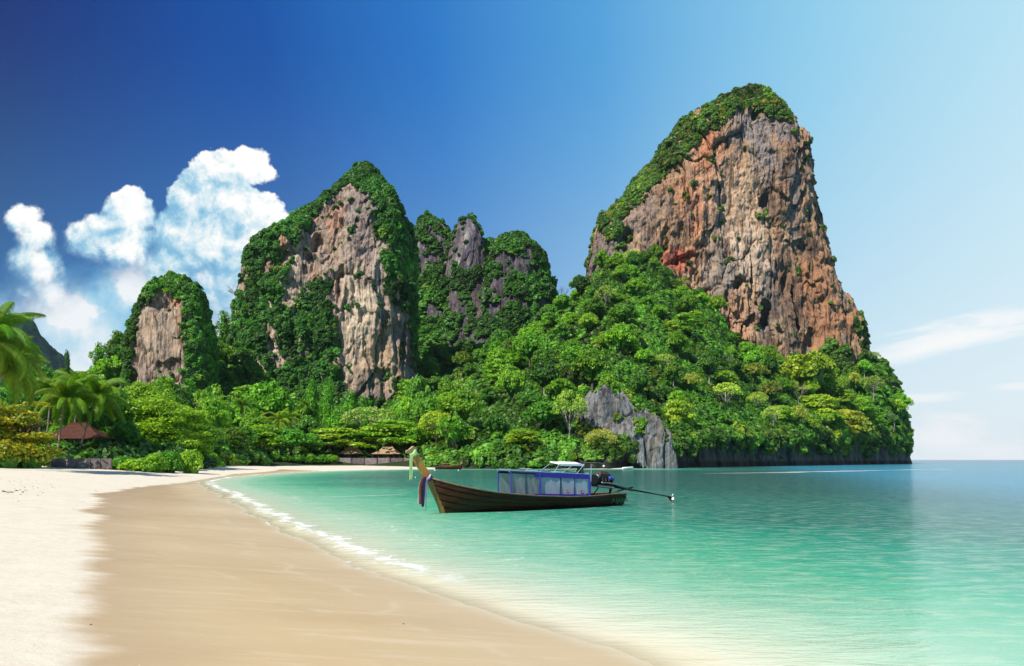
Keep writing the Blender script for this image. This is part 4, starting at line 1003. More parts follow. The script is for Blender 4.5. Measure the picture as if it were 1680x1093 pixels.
# ------------------------------------------------------------------ trees one can point at
def ground(px, D):
    X = np.array([(px - 840) / F * D]); Y = np.array([float(D)])
    zs = float(sand_z(X, Y)[0]) if D < 260 else -9
    D0 = np.interp(px, cpx, D0s)
    zh = float(hill(px, D - D0)[1])
    return max(zs, zh) if D - D0 > -2 else zs
def big(px, D, w, top, crown, tint, label, trunk='a', name='broadleaf_tree', cat='tree', group=None, zmin=None, base=None):
    """crown w pixels wide with its top at row `top`, standing on the ground D metres off"""
    zg = ground(px, D) if base is None else base
    H = CAM_H + (754 - top) / F * D - zg
    me = CR[crown]; co = np.zeros(len(me.vertices) * 3, np.float32); me.vertices.foreach_get('co', co); co = co.reshape(-1, 3)
    hm = np.percentile(co[:, 2], 99.5); rm = np.percentile(np.hypot(co[:, 0], co[:, 1]), 97)
    sxy = w / F * D / 2 / rm; sz = H / hm
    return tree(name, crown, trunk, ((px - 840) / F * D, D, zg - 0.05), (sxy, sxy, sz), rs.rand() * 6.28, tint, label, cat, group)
B_, M_, D_, L_ = (1.25, 1.15, 0.8), (0.85, 1.0, 1.0), (0.5, 0.72, 0.8), (2.0, 1.4, 0.7)
big(256, 134, 128, 652, 'finelayer0', (1.7, 1.3, .7), 'spreading layered bright lime tree over the sand, widest near the palms', 'a')
big(305, 142, 92, 668, 'finelayer1', (1.6, 1.3, .7), 'layered lime-green tree to the right of the widest layered one', 'b')
big(232, 150, 90, 628, 'fine0', (1.5, 1.2, .7), 'tall yellow-green tree behind the widest layered tree', 'c')
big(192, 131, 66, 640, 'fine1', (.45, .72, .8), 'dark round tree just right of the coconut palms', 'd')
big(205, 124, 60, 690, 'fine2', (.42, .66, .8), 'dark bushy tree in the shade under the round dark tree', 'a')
big(66, 150, 80, 600, 'fine0', (.7, .95, .8), 'mid green tree behind the leftmost palms', 'b')
big(136, 158, 110, 618, 'fine1', (.8, 1.05, .8), 'dense green tree standing behind the hut palms', 'c')
big(20, 140, 90, 640, 'fine2', (.55, .8, .8), 'dark green tree behind the yellow-leaved tree', 'c')
big(345, 215, 74, 634, 'round1', (1.2, 1.15, .8), 'light green domed tree behind the pair of tall thin palms', 'a')
big(392, 206, 62, 700, 'layer0', (1.3, 1.2, .8), 'low spreading green tree nearest the bend of the beach', 'a')
big(432, 214, 74, 697, 'layer1', (1.35, 1.2, .7), 'flat-topped green tree second along the far beach row', 'b')
big(478, 219, 66, 704, 'round2', (.85, 1.15, 1.5), 'blue-green rounded tree in the far beach row', 'c')
big(508, 226, 50, 712, 'round4', (.8, 1.05, 1.2), 'small blue-green tree beside the rounded one in the beach row', 'd')
big(540, 232, 100, 702, 'layer2', (1.8, 1.3, .9), 'flat yellow-topped tree in the far beach row', 'a')
big(590, 238, 90, 706, 'layer1', (1.4, 1.2, .7), 'spreading tree left of the tan thatched roofs', 'b')
big(638, 240, 116, 690, 'layer0', (1.45, 1.25, .7), 'broad umbrella-shaped tree over the tan thatched roofs', 'c')
big(606, 262, 96, 668, 'open0', (1.9, 1.3, 5), 'grey thin-leaved tree with pale branches behind the umbrella tree', 'pale')
big(652, 262, 66, 684, 'open1', (1.8, 1.3, 5), 'smaller grey thin-leaved tree beside the larger grey one', 'pale')
big(690, 234, 54, 704, 'round5', (1.0, 1.1, .9), 'green rounded tree left of the yellow-green tree by the far boat', 'd')
big(716, 226, 60, 674, 'open0', (2.3, 1.5, 1.2), 'airy yellow-green tree with a visible trunk above the far boat', 'pale')
big(722, 230, 56, 684, 'layer2', (1.9, 1.35, 1.0), 'lower yellow-green crown beside the airy tree above the far boat', 'a')
big(750, 224, 46, 706, 'round3', (1.7, 1.3, .7), 'light green tree just right of the far boat', 'b')
big(438, 262, 84, 628, 'round0', (.95, 1.15, .8), 'large domed green tree below the creeper curtain', 'a')
big(400, 252, 60, 652, 'round3', (1.0, 1.15, .8), 'medium domed tree left of the large domed one', 'b')
for q, (px, w, top, D) in enumerate([(515, 24, 620, 290), (538, 26, 624, 288), (572, 30, 640, 286), (600, 34, 650, 280), (470, 30, 650, 275)]):
    big(px, D, w, top, 'column%d' % (q % 2), (.85, 1.15, .8), ['slim creeper-draped tree, tallest of the row under the pale peak', 'slim creeper-draped tree second in the row under the pale peak', 'creeper-draped tree below the bare foot of the pale peak',
         'rounded creeper-draped tree at the right end of the row', 'short creeper-draped tree left of the slim row'][q], 'abcd'[q % 4], group='creeper-draped trees under the pale peak')
big(686, 286, 48, 618, 'round2', (1.0, 1.1, 1.9), 'grey-green tall tree right of the bare foot of the pale peak', 'c')
big(870, 300, 52, 546, 'round1', (.9, 1.1, .9), 'large domed tree high below the rounded middle peak', 'b', base=34)
big(1326, 372, 92, 578, 'round4', (1.8, 1.15, 1.2), 'dry yellow tree touching the foot of the orange tower', 'c', base=24)
big(1340, 352, 90, 648, 'layer1', (1.9, 1.3, 1.0), 'flat bright yellow-green tree midway up the seaward slope', 'a', base=14)
big(1392, 366, 70, 672, 'layer2', (2.2, 1.1, 1.6), 'rusty yellow tree on the seaward end near the water', 'b', base=9)
big(1115, 246, 60, 656, 'layer0', (2.1, 1.4, 1.6), 'pale yellow crown right above the low shore crag', 'b', base=8)
big(1230, 290, 50, 696, 'open0', (2.6, 1.6, 4), 'tree hung with pale blossom near the rock band', 'pale', base=9)
big(934, 214, 60, 640, 'open1', (2.0, 1.4, 3), 'pale green thin tree left of the grey shore crag', 'pale', base=4)
big(986, 208, 54, 704, 'open0', (2.6, 1.2, 5), 'greyish dry bushy tree at the foot of the shore crag', None, base=1)
big(860, 208, 60, 704, 'layer0', (1.8, 1.2, 1.), 'yellowish tree on the shore behind the boat canopy', 'b')
# yellow-leaved tree and bushes by the left edge
big(30, 104, 130, 660, 'yellow0', (1, 1, 1), 'yellow-leaved tree beside the hut at the left edge', 'a')
big(-30, 100, 110, 655, 'yellow0', (.9, 1.0, 1), 'greener yellow-tinged tree cut by the left edge', 'b')
for q, (px, D, w, top, k, tn) in enumerate([(8, 98, 62, 722, 'bushyellow', (1, 1, 1)), (48, 101, 56, 728, 'bushyellow', (.9, .95, 1)), (-30, 97, 60, 715, 'bushyellow', (.8, 1, 1))]):
    big(px, D, w, top, k, tn, ['yellow bush spilling on the sand at the left edge', 'yellow-brown bush left of the low concrete wall', 'yellowish bush cut by the left edge'][q], None, 'shrub', 'shrub', 'yellow bushes by the sand')
bl = [(108, 118, 34, 746, 'low dark hedge bush behind the left slab of the low wall'), (136, 118, 34, 747, 'low hedge bush behind the middle of the low wall'), (164, 117, 40, 746, 'light green hedge bush behind the right slab of the low wall'),
      (86, 118, 30, 746, 'hedge bush under the hut eaves near the palm foot'), (200, 112, 40, 748, 'creeping bush at the right end of the low wall'), (222, 110, 50, 752, 'low light green bush sprawling on the sand'),
      (248, 108, 50, 744, 'rounded bright bush sprawling under the widest tree'), (276, 112, 44, 740, 'dark bush under the widest layered tree'), (314, 114, 44, 738, 'dense rounded bush at the right end of the near thicket'),
      (345, 150, 34, 744, 'small bush where the sand bends away'), (366, 176, 34, 742, 'rounded bush at the start of the far row')]
for q, (px, D, w, top, lb) in enumerate(bl):
    big(px, D, w, top, 'bush%d' % (q % 3), [(1.3, 1.2, .7), (.7, .95, .8), (1.6, 1.3, .7)][q % 3], lb, None, 'shrub', 'shrub', 'bushes edging the sand')
for q in range(9):
    px = 392 + q * 19
    big(px, 205 + q * 2.3, 26, 744 + (q % 3), 'bush%d' % (q % 3), [(1.0, 1.1, .8), (.7, .95, .8)][q % 2], 'low bush %s in the hedge row edging the far beach' % ['first from the left', 'second from the left', 'third from the left', 'fourth from the left', 'in the middle', 'fourth from the right', 'third from the right', 'second from the right', 'last on the right'][q], None, 'shrub', 'shrub', 'hedge row edging the far beach')
# bare trees
def bare(px, py0, D, H, label, seed, lean=0.0):
    r = random.Random(seed); b = MB()
    def br(p, d, L, rad, dep):
        q = p + d * L
        b.tube([p, p + d * L * .5 + Vector((r.uniform(-.06, .06), 0, r.uniform(-.04, .06))) * L, q], [rad, rad * .8, rad * .55], 5, False)
        if dep:
            for _ in range(3):
                nd = (d + Vector((r.uniform(-.8, .8), r.uniform(-.8, .8), r.uniform(-.25, .55)))).normalized(); br(q, nd, L * r.uniform(.55, .75), rad * .55, dep - 1)
    br(Vector((0, 0, -1)), Vector((lean, 0, 1)).normalized(), H * .42, H * .022, 5)
    x, y, z = at(px, py0, D)
    t_ = empty('bare_tree', (x, y, z), 0, label, 'tree')
    b.build('trunk', bark_dark, t_, smooth=True)
bark_dark = simple('dark_bark', (0.10, 0.085, 0.075), (0.05, 0.04, 0.035), 0.9, 3, (1, 1, .3), 0.1)
bare(925, 512, 412, 13, 'leafless tree in the saddle between the peaks and the tower', 3)
bare(908, 500, 420, 9, 'dark twiggy tree on the edge of the rounded middle peak', 5, -.3)
bare(399, 492, 343, 8, 'small gnarled tree leaning off the left shoulder of the pale peak', 8, -.9)
bare(176, 592, 312, 8, 'small leafless tree on the left skyline', 11)
bark_dark0 = bark_dark; bark_dark = bark_pale
bare(1060, 506, 388, 12, 'grey leafless tree in the forest below the left foot of the tower', 21)
bare(978, 532, 368, 11, 'grey leafless tree on the slope right of the saddle', 22, .2)
bare(1192, 622, 330, 10, 'pale leafless tree in the forest below the middle of the tower', 23)
bare(1466, 706, 404, 10, 'pale leafless tree on the dark seaward end of the headland', 24, .1)
bare(1310, 668, 345, 9, 'pale leafless tree among the yellow-green crowns of the headland', 25)
bark_dark = bark_dark0
big(111, 300, 10, 574, 'column0', (.35, .55, .9), 'lone dark round tree on the left skyline', 'a', base=33)

# ------------------------------------------------------------------ coconut palms
frond_mat = leafy('palm_leaflets', (0.075, 0.22, 0.016), (0.26, 0.43, 0.03), trans=0.40, gloss=0.2)
def frond_mesh(seed, L=4.6, droop=1.0, nleaf=62):
    r = random.Random(seed); V = []; Q = []; val = []
    pts = []
    a0 = math.radians(48)
    x = z = 0.0; a = a0; n = 14
    for i in range(n + 1):
        pts.append(Vector((x, 0.25 * math.sin(i * .3) * i / n, z))); a = a0 - droop * 1.9 * (i / n) ** 1.25; x += L / n * math.cos(a); z += L / n * math.sin(a)
    def P(t):
        f = t * n; i = min(int(f), n - 1); return pts[i].lerp(pts[i + 1], f - i), (pts[i + 1] - pts[i]).normalized()
    for i in range(n):
        w = 0.05 * (1 - i / n) + 0.012; w2 = 0.05 * (1 - (i + 1) / n) + 0.012
        b = len(V); V += [pts[i] + Vector((0, w, 0)), pts[i] + Vector((0, -w, 0)), pts[i + 1] + Vector((0, -w2, 0)), pts[i + 1] + Vector((0, w2, 0))]
        Q.append([b, b + 1, b + 2, b + 3]); val.append(1.0)
        V += [pts[i] + Vector((0, 0, w)), pts[i] + Vector((0, 0, -w)), pts[i + 1] + Vector((0, 0, -w2)), pts[i + 1] + Vector((0, 0, w2))]
        Q.append([b + 4, b + 5, b + 6, b + 7]); val.append(1.0)
    for k in range(nleaf):
        t = 0.12 + 0.87 * k / nleaf; p, tg = P(t); ll = 1.05 * math.sin(math.pi * (0.15 + 0.80 * t)) ** 0.7 * L / 4.6
        for s_ in (-1, 1):
            side = Vector((0, s_, 0)); dn = Vector((0, 0, -1))
            d1 = (side * .85 + tg * .55 + dn * .25).normalized(); d2 = (side * .35 + tg * .35 + dn * (0.9 + r.uniform(-.2, .4))).normalized()
            w = 0.034; m_ = p + d1 * ll * .42; e = m_ + d2 * ll * .58; wv = tg * w
            b = len(V); V += [p - wv * .6, p + wv * .6, m_ + wv, m_ - wv, e + wv * .15, e - wv * .15]
            Q.append([b, b + 1, b + 2, b + 3]); Q.append([b + 3, b + 2, b + 4, b + 5]); c_ = r.uniform(.1, .9); val += [c_, c_ * .8]
    me = np_mesh('frond', np.array([tuple(v) for v in V]), np.array(Q), smooth=False, fattrs={'leafv': val}); me.materials.append(frond_mat); return me
FR = [frond_mesh(i, droop=[0.75, 1.0, 1.25][i % 3]) for i in range(6)]
nut_mat = simple('coconut_husk', (0.16, 0.17, 0.04), (0.10, 0.07, 0.03), 0.6, 8)
nut_me = bpy.data.meshes.new('coconut'); _b = MB(); _b.tube([(0, 0, -.13), (0, 0, -.10), (0, 0, 0), (0, 0, .09), (0, 0, .12)], [.03, .09, .12, .08, .02], 8); nut_me.from_pydata(_b.v, [], _b.f); nut_me.materials.append(nut_mat)
def palm(px, py, D, base_px, label, Lf=1.0, n=24, seed=0, group=None, tint=(1, 1, 1), r0=0.17, zb=None):
    r = random.Random(seed); x, y, z = at(px, py, D); bx = (base_px - 840) / F * D; zg = ground(base_px, D) if zb is None else zb
    t_ = empty('coconut_palm', (bx, D, zg), 0, label, 'palm', group)
    dx, H = x - bx, z - zg
    b = MB(); N_ = 15; pts = []; rad = []
    for i in range(N_ + 1):
        f = i / N_; pts.append((dx * (f ** 1.5), 0.25 * math.sin(f * 3), H * f - 0.3 * (1 - f))); rad.append(r0 * (1.5 - .5 * min(1, f * 5)) * (1 - .35 * f) * (1.05 if i % 2 else 1))
    b.tube(pts, rad, 9); b.build('trunk', bark_palm, t_, smooth=True)
    top = Vector(pts[-1])
    for i in range(n):
        o = bpy.data.objects.new('frond', FR[r.randrange(6)]); COL.objects.link(o); o.parent = t_; o.location = top
        el = r.uniform(-1.15, 0.55) if i > 4 else r.uniform(.3, .75)
        o.rotation_euler = Euler((0, -el, i * 2.399 + r.uniform(-.2, .2)), 'XYZ'); o.scale = (Lf * r.uniform(.85, 1.12),) * 3; o.color = tuple(c * r.uniform(.85, 1.2) for c in tint) + (1,)
    for i in range(5):
        o = bpy.data.objects.new('coconut', nut_me); COL.objects.link(o); o.parent = t_; a = i * 1.3
        o.location = top + Vector((math.cos(a) * .25, math.sin(a) * .25, -.25 - .1 * (i % 2)))
    return t_
bark_palm = simple('palm_bark', (0.36, 0.30, 0.24), (0.20, 0.16, 0.12), 0.9, 5.0, (1, 1, 3), 0.1, 0, 0.6, 0.03)
palm(-22, 560, 86, -110, 'tall coconut palm cut by the left edge, nearest the camera', 1.45, 36, 1, tint=(.85, .85, .8))
palm(10, 606, 92, -60, 'full coconut palm hanging over the yellow-leaved tree', 1.25, 32, 2, tint=(1.0, .9, .8))
palm(106, 658, 116, 92, 'coconut palm with the straight pale trunk before the hut', 1.2, 28, 3, 'palms round the hut', (1.0, .95, .9))
palm(159, 652, 119, 127, 'coconut palm whose trunk leans to the right of the hut', 1.25, 28, 4, 'palms round the hut', (1.1, 1.05, .9))
palm(128, 636, 126, 118, 'thin-trunked coconut palm between the other two at the hut', .95, 26, 5, 'palms round the hut', (1.0, 1.0, .9))
palm(84, 640, 130, 74, 'coconut palm behind the roof of the hut', .95, 24, 6, 'palms round the hut', (.9, 1.0, .9))
palm(349, 664, 200, 352, 'tall thin coconut palm, left of the pair by the domed tree', .95, 22, 7, 'palms behind the far beach row', (1.1, 1.1, 1.1))
palm(362, 672, 204, 361, 'tall thin coconut palm, right of the pair by the domed tree', .9, 20, 8, 'palms behind the far beach row', (1.0, 1.1, 1.1))
palm(398, 666, 226, 396, 'coconut palm rising out of the green below the creeper curtain', .95, 22, 9, 'palms behind the far beach row', (.95, 1.05, 1.0))
palm(420, 694, 222, 422, 'pale coconut palm with spread fronds just above the far beach row', 1.1, 18, 10, 'palms behind the far beach row', (1.5, 1.2, 1.3))
palm(458, 690, 224, 460, 'yellowish coconut palm above the blue-green beach tree', 1.0, 22, 11, 'palms behind the far beach row', (1.6, 1.2, 1.0))
palm(476, 686, 228, 480, 'coconut palm beside the yellowish one', .9, 20, 12, 'palms behind the far beach row', (1.2, 1.1, 1.0))

# ------------------------------------------------------------------ hut, low wall, far wall and roofs
wood_dark = simple('dark_planks', (0.085, 0.045, 0.032), (0.045, 0.026, 0.020), 0.7, 4, (3, 3, .4))
wood_grey = simple('grey_planks', (0.20, 0.17, 0.15), (0.12, 0.10, 0.09), 0.8, 4, (3, 3, .4))
paint_green = simple('green_paint', (0.055, 0.23, 0.14), (0.035, 0.15, 0.09), 0.5, 4, (3, 3, .4))
thatch = simple('brown_roof_tiles', (0.13, 0.050, 0.036), (0.07, 0.030, 0.024), 0.8, 3, (1, 1, 1), 0.1, 0, 0.5, 0.05)
thatch_tan = simple('tan_thatch', (0.52, 0.36, 0.22), (0.34, 0.22, 0.13), 0.9, 3, (1, 1, 1), 0.1, 0, 0.5, 0.05)
glass_dark = simple('dark_glass', (0.02, 0.025, 0.03), None, 0.1)
concrete = simple('weathered_concrete', (0.33, 0.29, 0.27), (0.20, 0.17, 0.16), 0.9, 1.5, (1, 1, 1), 0.1, 0, 0.5, 0.04)
concrete_d = simple('stained_concrete', (0.21, 0.18, 0.18), (0.12, 0.10, 0.10), 0.9, 1.5, (1, 1, 1), 0.1, 0, 0.5, 0.04)
def hip_roof(b, cx, cy, z0, hx, hy, h, ridge=0.35, rows=12, flare=1.7, th=0.10):
    for i in range(rows):
        f0, f1 = i / rows, (i + 1) / rows
        def ring(f, dz):
            k = (1 - f) ** flare; kx = ridge + (1 - ridge) * k; return [(cx + sx_ * hx * kx, cy + sy_ * hy * max(k, 0.02), z0 + h * f + dz) for sx_, sy_ in ((-1, -1), (1, -1), (1, 1), (-1, 1))]
        lo, hi = ring(f0, th), ring(f1, th * .55); under = ring(f0, 0)
        for a in range(4):
            c = (a + 1) % 4; b.quad(lo[a], lo[c], hi[c], hi[a]); b.quad(under[a], under[c], lo[c], lo[a])
    return b
def hut(loc, W, Dp, wallh, roofh, over, roof_mat, wall_mat, label, doors=(), posts=6, group=None, ridge=.35):
    t_ = empty('beach_hut', loc, 0, label, 'hut', None)
    if group: t_['group'] = group
    MB().box((0, 0, .15), (W + 1.0, Dp + 1.2, .3)).build('floor_deck', wood_grey, t_)
    n = max(6, int(W / .42))
    b = MB().box((0, .08, .3 + wallh / 2), (W, Dp, wallh)); b.build('wall', wall_mat, t_)
    pm = None
    for i in range(n):
        if any(abs((i + .5) * W / n - W / 2 - dx) < dw / 2 + .1 for dx, dw, _ in doors): continue
        if pm is None:
            q = MB().box((0, 0, 0), (W / n - .03, .05, wallh - .05)); o = q.build('plank', wall_mat, t_); pm = o.data
        else: o = link('plank', pm, None, t_)
        o.location = (-W / 2 + (i + .5) * W / n, -Dp / 2 + .055 - .004 * (i % 3), .3 + wallh / 2)
    for dx, dw, dm in doors:
        q = MB().box((dx, -Dp / 2 + .02, .3 + wallh * .45), (dw, .08, wallh * .88)); o = q.build('door', dm, t_)
        MB().box((dx, -Dp / 2 - .03, .3 + wallh * .65), (dw * .7, .03, wallh * .3)).build('door_panel', dm, o)
        MB().box((dx, -Dp / 2 - .03, .3 + wallh * .25), (dw * .7, .03, wallh * .3)).build('door_panel', dm, o)
        MB().box((dx + dw * .4, -Dp / 2 - .06, .3 + wallh * .45), (.06, .06, .12)).build('handle', wood_dark, o)
    for i in range(posts):
        px_ = -W / 2 - .3 + i * (W + .6) / (posts - 1)
        MB().box((px_, -Dp / 2 - .45, wallh / 2 + .3), (.14, .14, wallh)).build('post', wall_mat, t_)
    hip_roof(MB(), 0, 0, .3 + wallh - .15, W / 2 + over, Dp / 2 + over, roofh, ridge).build('roof', roof_mat, t_)
    return t_
x, y, z = at(118, 755, 123); zg = 2.9
hut((x, 125, zg), 9.0, 5, 2.5, 2.6, .7, thatch, wood_dark, 'dark wooden hut with green doors and a flared brown roof behind the palms', ((-3.4, 1.3, paint_green), (.2, 1.0, paint_green), (1.5, 1.0, paint_green), (4.0, .9, paint_green)), ridge=.30)
x, y, z = at(36, 755, 121)
hut((x, 121, zg), 6.0, 4, 2.1, 2.0, .8, thatch, wood_dark, 'low brown-roofed hut half hidden by the yellow-leaved tree', ((1.0, .8, wood_grey),), ridge=.5)
def slab_wall(name, segs, D, ztop_py, zbot, label, mats, th=.25):
    x0 = (segs[0][0] - 840) / F * D
    t_ = empty(name, (x0, D, zbot), 0, label, 'wall')
    zt = CAM_H + (754 - ztop_py) / F * D - zbot
    for q, (a, b_) in enumerate(segs):
        xa, xb = (a - 840) / F * D - x0, (b_ - 840) / F * D - x0
        MB().box(((xa + xb) / 2, .02 * (q % 2), zt / 2 - .2), (xb - xa - .06, th, zt + .4 - .03 * (q % 3))).build('slab', mats[q % len(mats)], t_, bevel=.03)
    return t_
slab_wall('low_concrete_wall', [(80, 101), (101, 125), (125, 149), (149, 166), (166, 184)], 110, 752.2, 1.4, 'low grey concrete slab wall on the sand before the hut', [concrete_d, concrete, concrete, concrete_d, concrete_d], .3)
fw = slab_wall('beach_wall', [(430 + i * 21, 449 + i * 21) for i in range(5)] + [(536 + i * 21, 555 + i * 21) for i in range(10)], 226, 751.5, .2, 'long pale panelled wall behind the far beach', [concrete, concrete_d, concrete], .25)
for i in range(16):
    xx = (430 + i * 21 - 1 - 430) / F * 226
    MB().box((xx, -.1, 1.1), (.35, .5, 2.9)).build('pillar', concrete_d, fw)
for q, (px, W_) in enumerate([(578, 6.2), (636, 7.0)]):
    x, y, z = at(px, 750, 234)
    hut((x, 234, 1.6), W_, 4.5, 2.2, 2.2, .8, thatch_tan, wood_dark, ['tan thatched hut, left of two under the beach trees', 'tan thatched hut, right of two under the beach trees'][q], ((0, .9, wood_grey),), group='thatched huts behind the far beach')

# ------------------------------------------------------------------ litter on the sand
b = MB(); r = random.Random(5)
def litter(px, py, s_):
    zz = .6
    for _ in range(3): X, Y = g2(px, py, zz); zz = float(sand_z(np.array([X]), np.array([Y]))[0])
    a = r.uniform(0, 3.14); l, w = s_ * r.uniform(.7, 1.4), s_ * r.uniform(.25, .6)
    n = 6; base = len(b.v)
    b.v.append((X, Y, zz + s_ * .28))
    for k in range(n):
        t_ = k * 6.283 / n; u_, v_ = math.cos(t_) * l * r.uniform(.6, 1.2), math.sin(t_) * w * r.uniform(.6, 1.2)
        b.v.append((X + u_ * math.cos(a) - v_ * math.sin(a), Y + u_ * math.sin(a) + v_ * math.cos(a), zz - .01))
    for k in range(n): b.f.append([base, base + 1 + k, base + 1 + (k + 1) % n])
for _ in range(60): litter(r.gauss(45, 26), r.gauss(797, 7), r.uniform(.03, .11))
for _ in range(14): litter(r.uniform(0, 45), r.gauss(808, 3), r.uniform(.10, .22))
for _ in range(80): litter(r.uniform(0, 200), r.uniform(765, 835), r.uniform(.02, .07))
for _ in range(70): litter(r.uniform(0, 130), 830 + 230 * r.random() ** 1.5, r.uniform(.006, .02))
for _ in range(40): litter(r.uniform(140, 700), 850 + 210 * r.random(), r.uniform(.004, .012))
o = b.build('beach_litter', simple('dry_seaweed', (0.16, 0.10, 0.06), (0.07, 0.045, 0.03), 0.9, 8)); tag(o, 'scattered dry seaweed and leaf scraps on the white sand', kind='stuff')
litter_twig = MB()
def pebble(px, py, s_, label):
    X, Y = g2(px, py, .2); zz = float(sand_z(np.array([X]), np.array([Y]))[0])
    rr = random.Random(int(px)); bb = MB(); bb.tube([(0, 0, -.3 * s_), (0, 0, -.1 * s_), (0.05 * s_, 0, .25 * s_), (0.1 * s_, 0, .42 * s_)], [.5 * s_, s_, .8 * s_, .25 * s_], 9, True, .7)
    o = bb.build('pebble', simple('wet_pebble', (.10, .06, .045), None, .5, 20), None, (X, Y, zz), smooth=True); tag(o, label, 'pebble')
pebble(662, 1017, .022, 'small dark pebble on the wet sand near the foreground water')
pebble(149, 1053, .020, 'small dark pebble at the edge of the dry sand in the foreground')
# ------------------------------------------------------------------ the longtail boat
wood_hull = simple('dark_hull_wood', (0.070, 0.022, 0.009), (0.030, 0.010, 0.005), 0.5, 2.2, (0.35, 2, 6), 0.2, 0, 0.35, 0.02)  # dark brown wood, toned nearly black
wood_prow = simple('varnished_prow_wood', (0.62, 0.29, 0.05), (0.42, 0.17, 0.03), 0.38, 5, (4, 4, .5), 0.5)
wood_stem = simple('worn_stem_board', (0.36, 0.21, 0.05), (0.20, 0.11, 0.03), 0.5, 5, (4, 4, .5), 0.4)
wood_rail = simple('bleached_gunwale', (0.26, 0.17, 0.11), (0.12, 0.08, 0.05), 0.6, 6, (.4, 4, 4), 0.3)
wood_in = simple('inner_planks', (0.16, 0.085, 0.045), (0.09, 0.05, 0.03), 0.7, 4, (.5, 4, 4))
navy = simple('navy_canvas', (0.012, 0.014, 0.075), (0.008, 0.010, 0.05), 0.7, 10)
violet = simple('violet_canvas', (0.050, 0.035, 0.42), (0.035, 0.025, 0.30), 0.6, 10)
pale_blue = simple('pale_blue_pipe', (0.42, 0.60, 0.72), (0.30, 0.46, 0.60), 0.4, 8)
white_c = simple('white_canvas', (0.90, 0.90, 0.90), (0.80, 0.80, 0.82), 0.6, 5)
steel = simple('oily_black_steel', (0.022, 0.020, 0.022), (0.010, 0.010, 0.012), 0.35, 12, (1, 1, 1), 0.5, 0.6)
steel_l = simple('bare_engine_metal', (0.42, 0.40, 0.36), (0.22, 0.19, 0.16), 0.4, 12, (1, 1, 1), 0.5, 0.7)
rusty = simple('rusty_metal', (0.20, 0.07, 0.035), (0.06, 0.03, 0.02), 0.7, 14)
blue_p = simple('blue_enamel', (0.02, 0.06, 0.42), None, 0.35, 8)
orange_c = simple('orange_foam', (0.85, 0.22, 0.02), (0.62, 0.13, 0.01), 0.6, 10)
rope_m = simple('pale_rope', (0.62, 0.60, 0.52), (0.42, 0.40, 0.34), 0.9, 30)
Sx, Sy = 5.38, 42.2; Bx, By = -3.10, 35.9
Lb = math.hypot(Bx - Sx, By - Sy); ex, ey = (Bx - Sx) / Lb, (By - Sy) / Lb; nx_, ny_ = -ey, ex      # +y local faces the beach
if ny_ > 0: nx_, ny_ = -nx_, -ny_
boat_rz = math.atan2(ey, ex)
def bl_(px, py, w):     # local point on the boat at side offset w seen at a pixel
    u = (px - 840) / F; ox, oy = Sx + nx_ * w, Sy + ny_ * w
    s_ = (u * oy - ox) / (ex - u * ey); Y = oy + ey * s_
    return (s_, w, CAM_H + (754 - py) / F * Y)
boat = empty('longtail_boat', (Sx, Sy, 0), boat_rz, 'long dark wooden boat with raised orange-brown prow, violet screened cabin and stern engine', 'boat')
gun = [bl_(1008, 811, .62), bl_(970, 814.5, .86), bl_(937, 815.8, .98), bl_(878, 814, 1.05), bl_(818, 809, .98), bl_(778, 802.5, .78), bl_(745, 795.5, .48), bl_(722, 789.5, .20), bl_(709, 785.5, .05)]
gx = [g[0] for g in gun]; gw = [g[1] for g in gun]; gz = [g[2] for g in gun]
tipx, tipz = gx[-1], gz[-1]
rake = (tipx - Lb) / tipz
print('boat', Lb, 'gunwale', [tuple(round(q, 2) for q in g) for g in gun], 'rake', rake)
# hull stations: s runs stern to stem; every station leans forward toward the bow
NS, NR = 44, 11
def station(i):
    s_ = i / (NS - 1); x0 = -0.25 + s_ * (Lb + .25)
    k = rake * s_ ** 5
    return s_, x0, k
def hull_pt(i, f, side, inset=0.0):
    s_, x0, k = station(i)
    # gunwale height where this station meets the rail
    z = 1.0
    for _ in range(12): z = float(np.interp(x0 + k * z, gx, gz))
    xg = x0 + k * z; w = float(np.interp(xg, gx, gw)) - inset
    zk = -0.30 + 0.28 * s_ ** 6
    zz = zk + (z - zk) * f
    ww = w * (1 - (1 - f) ** 2.1) ** 0.62 if f > 0 else 0
    ww = max(w, .03) * (math.sin(f * 1.5708) ** 0.62) * (0.80 + 0.20 * f)
    return (x0 + k * zz, ww * side, zz - (inset * .2))
for side in (1, -1):
    # lapped strakes, each a part
    for st_ in range(5):
        V = []; n = 4
        f0, f1 = st_ / 5, (st_ + 1) / 5
        for i in range(NS):
            for j in range(n + 1):
                x_, y_, z_ = hull_pt(i, f0 + (f1 - f0) * j / n, side)
                V.append((x_, y_ + side * 0.014 * (1 - j / n), z_))
        Q = grid_quads(NS, n + 1)
        if side < 0: Q = Q[:, ::-1]
        me = np_mesh('strake', np.array(V), Q); o = link('strake', me, wood_hull, boat)
        sm = o.modifiers.new('thick', 'SOLIDIFY'); sm.thickness = .03; sm.offset = 0
    # gunwale rail
    MB().tube([tuple(Vector(hull_pt(i, 1.0, side)) + Vector((0, side * .02, .015))) for i in range(0, NS)], .038, 6).build('gunwale', wood_rail, boat, smooth=True)
    MB().tube([tuple(Vector(hull_pt(i, 0.86, side)) + Vector((0, side * .02, 0))) for i in range(0, NS)], .022, 6).build('rub_rail', wood_hull, boat, smooth=True)
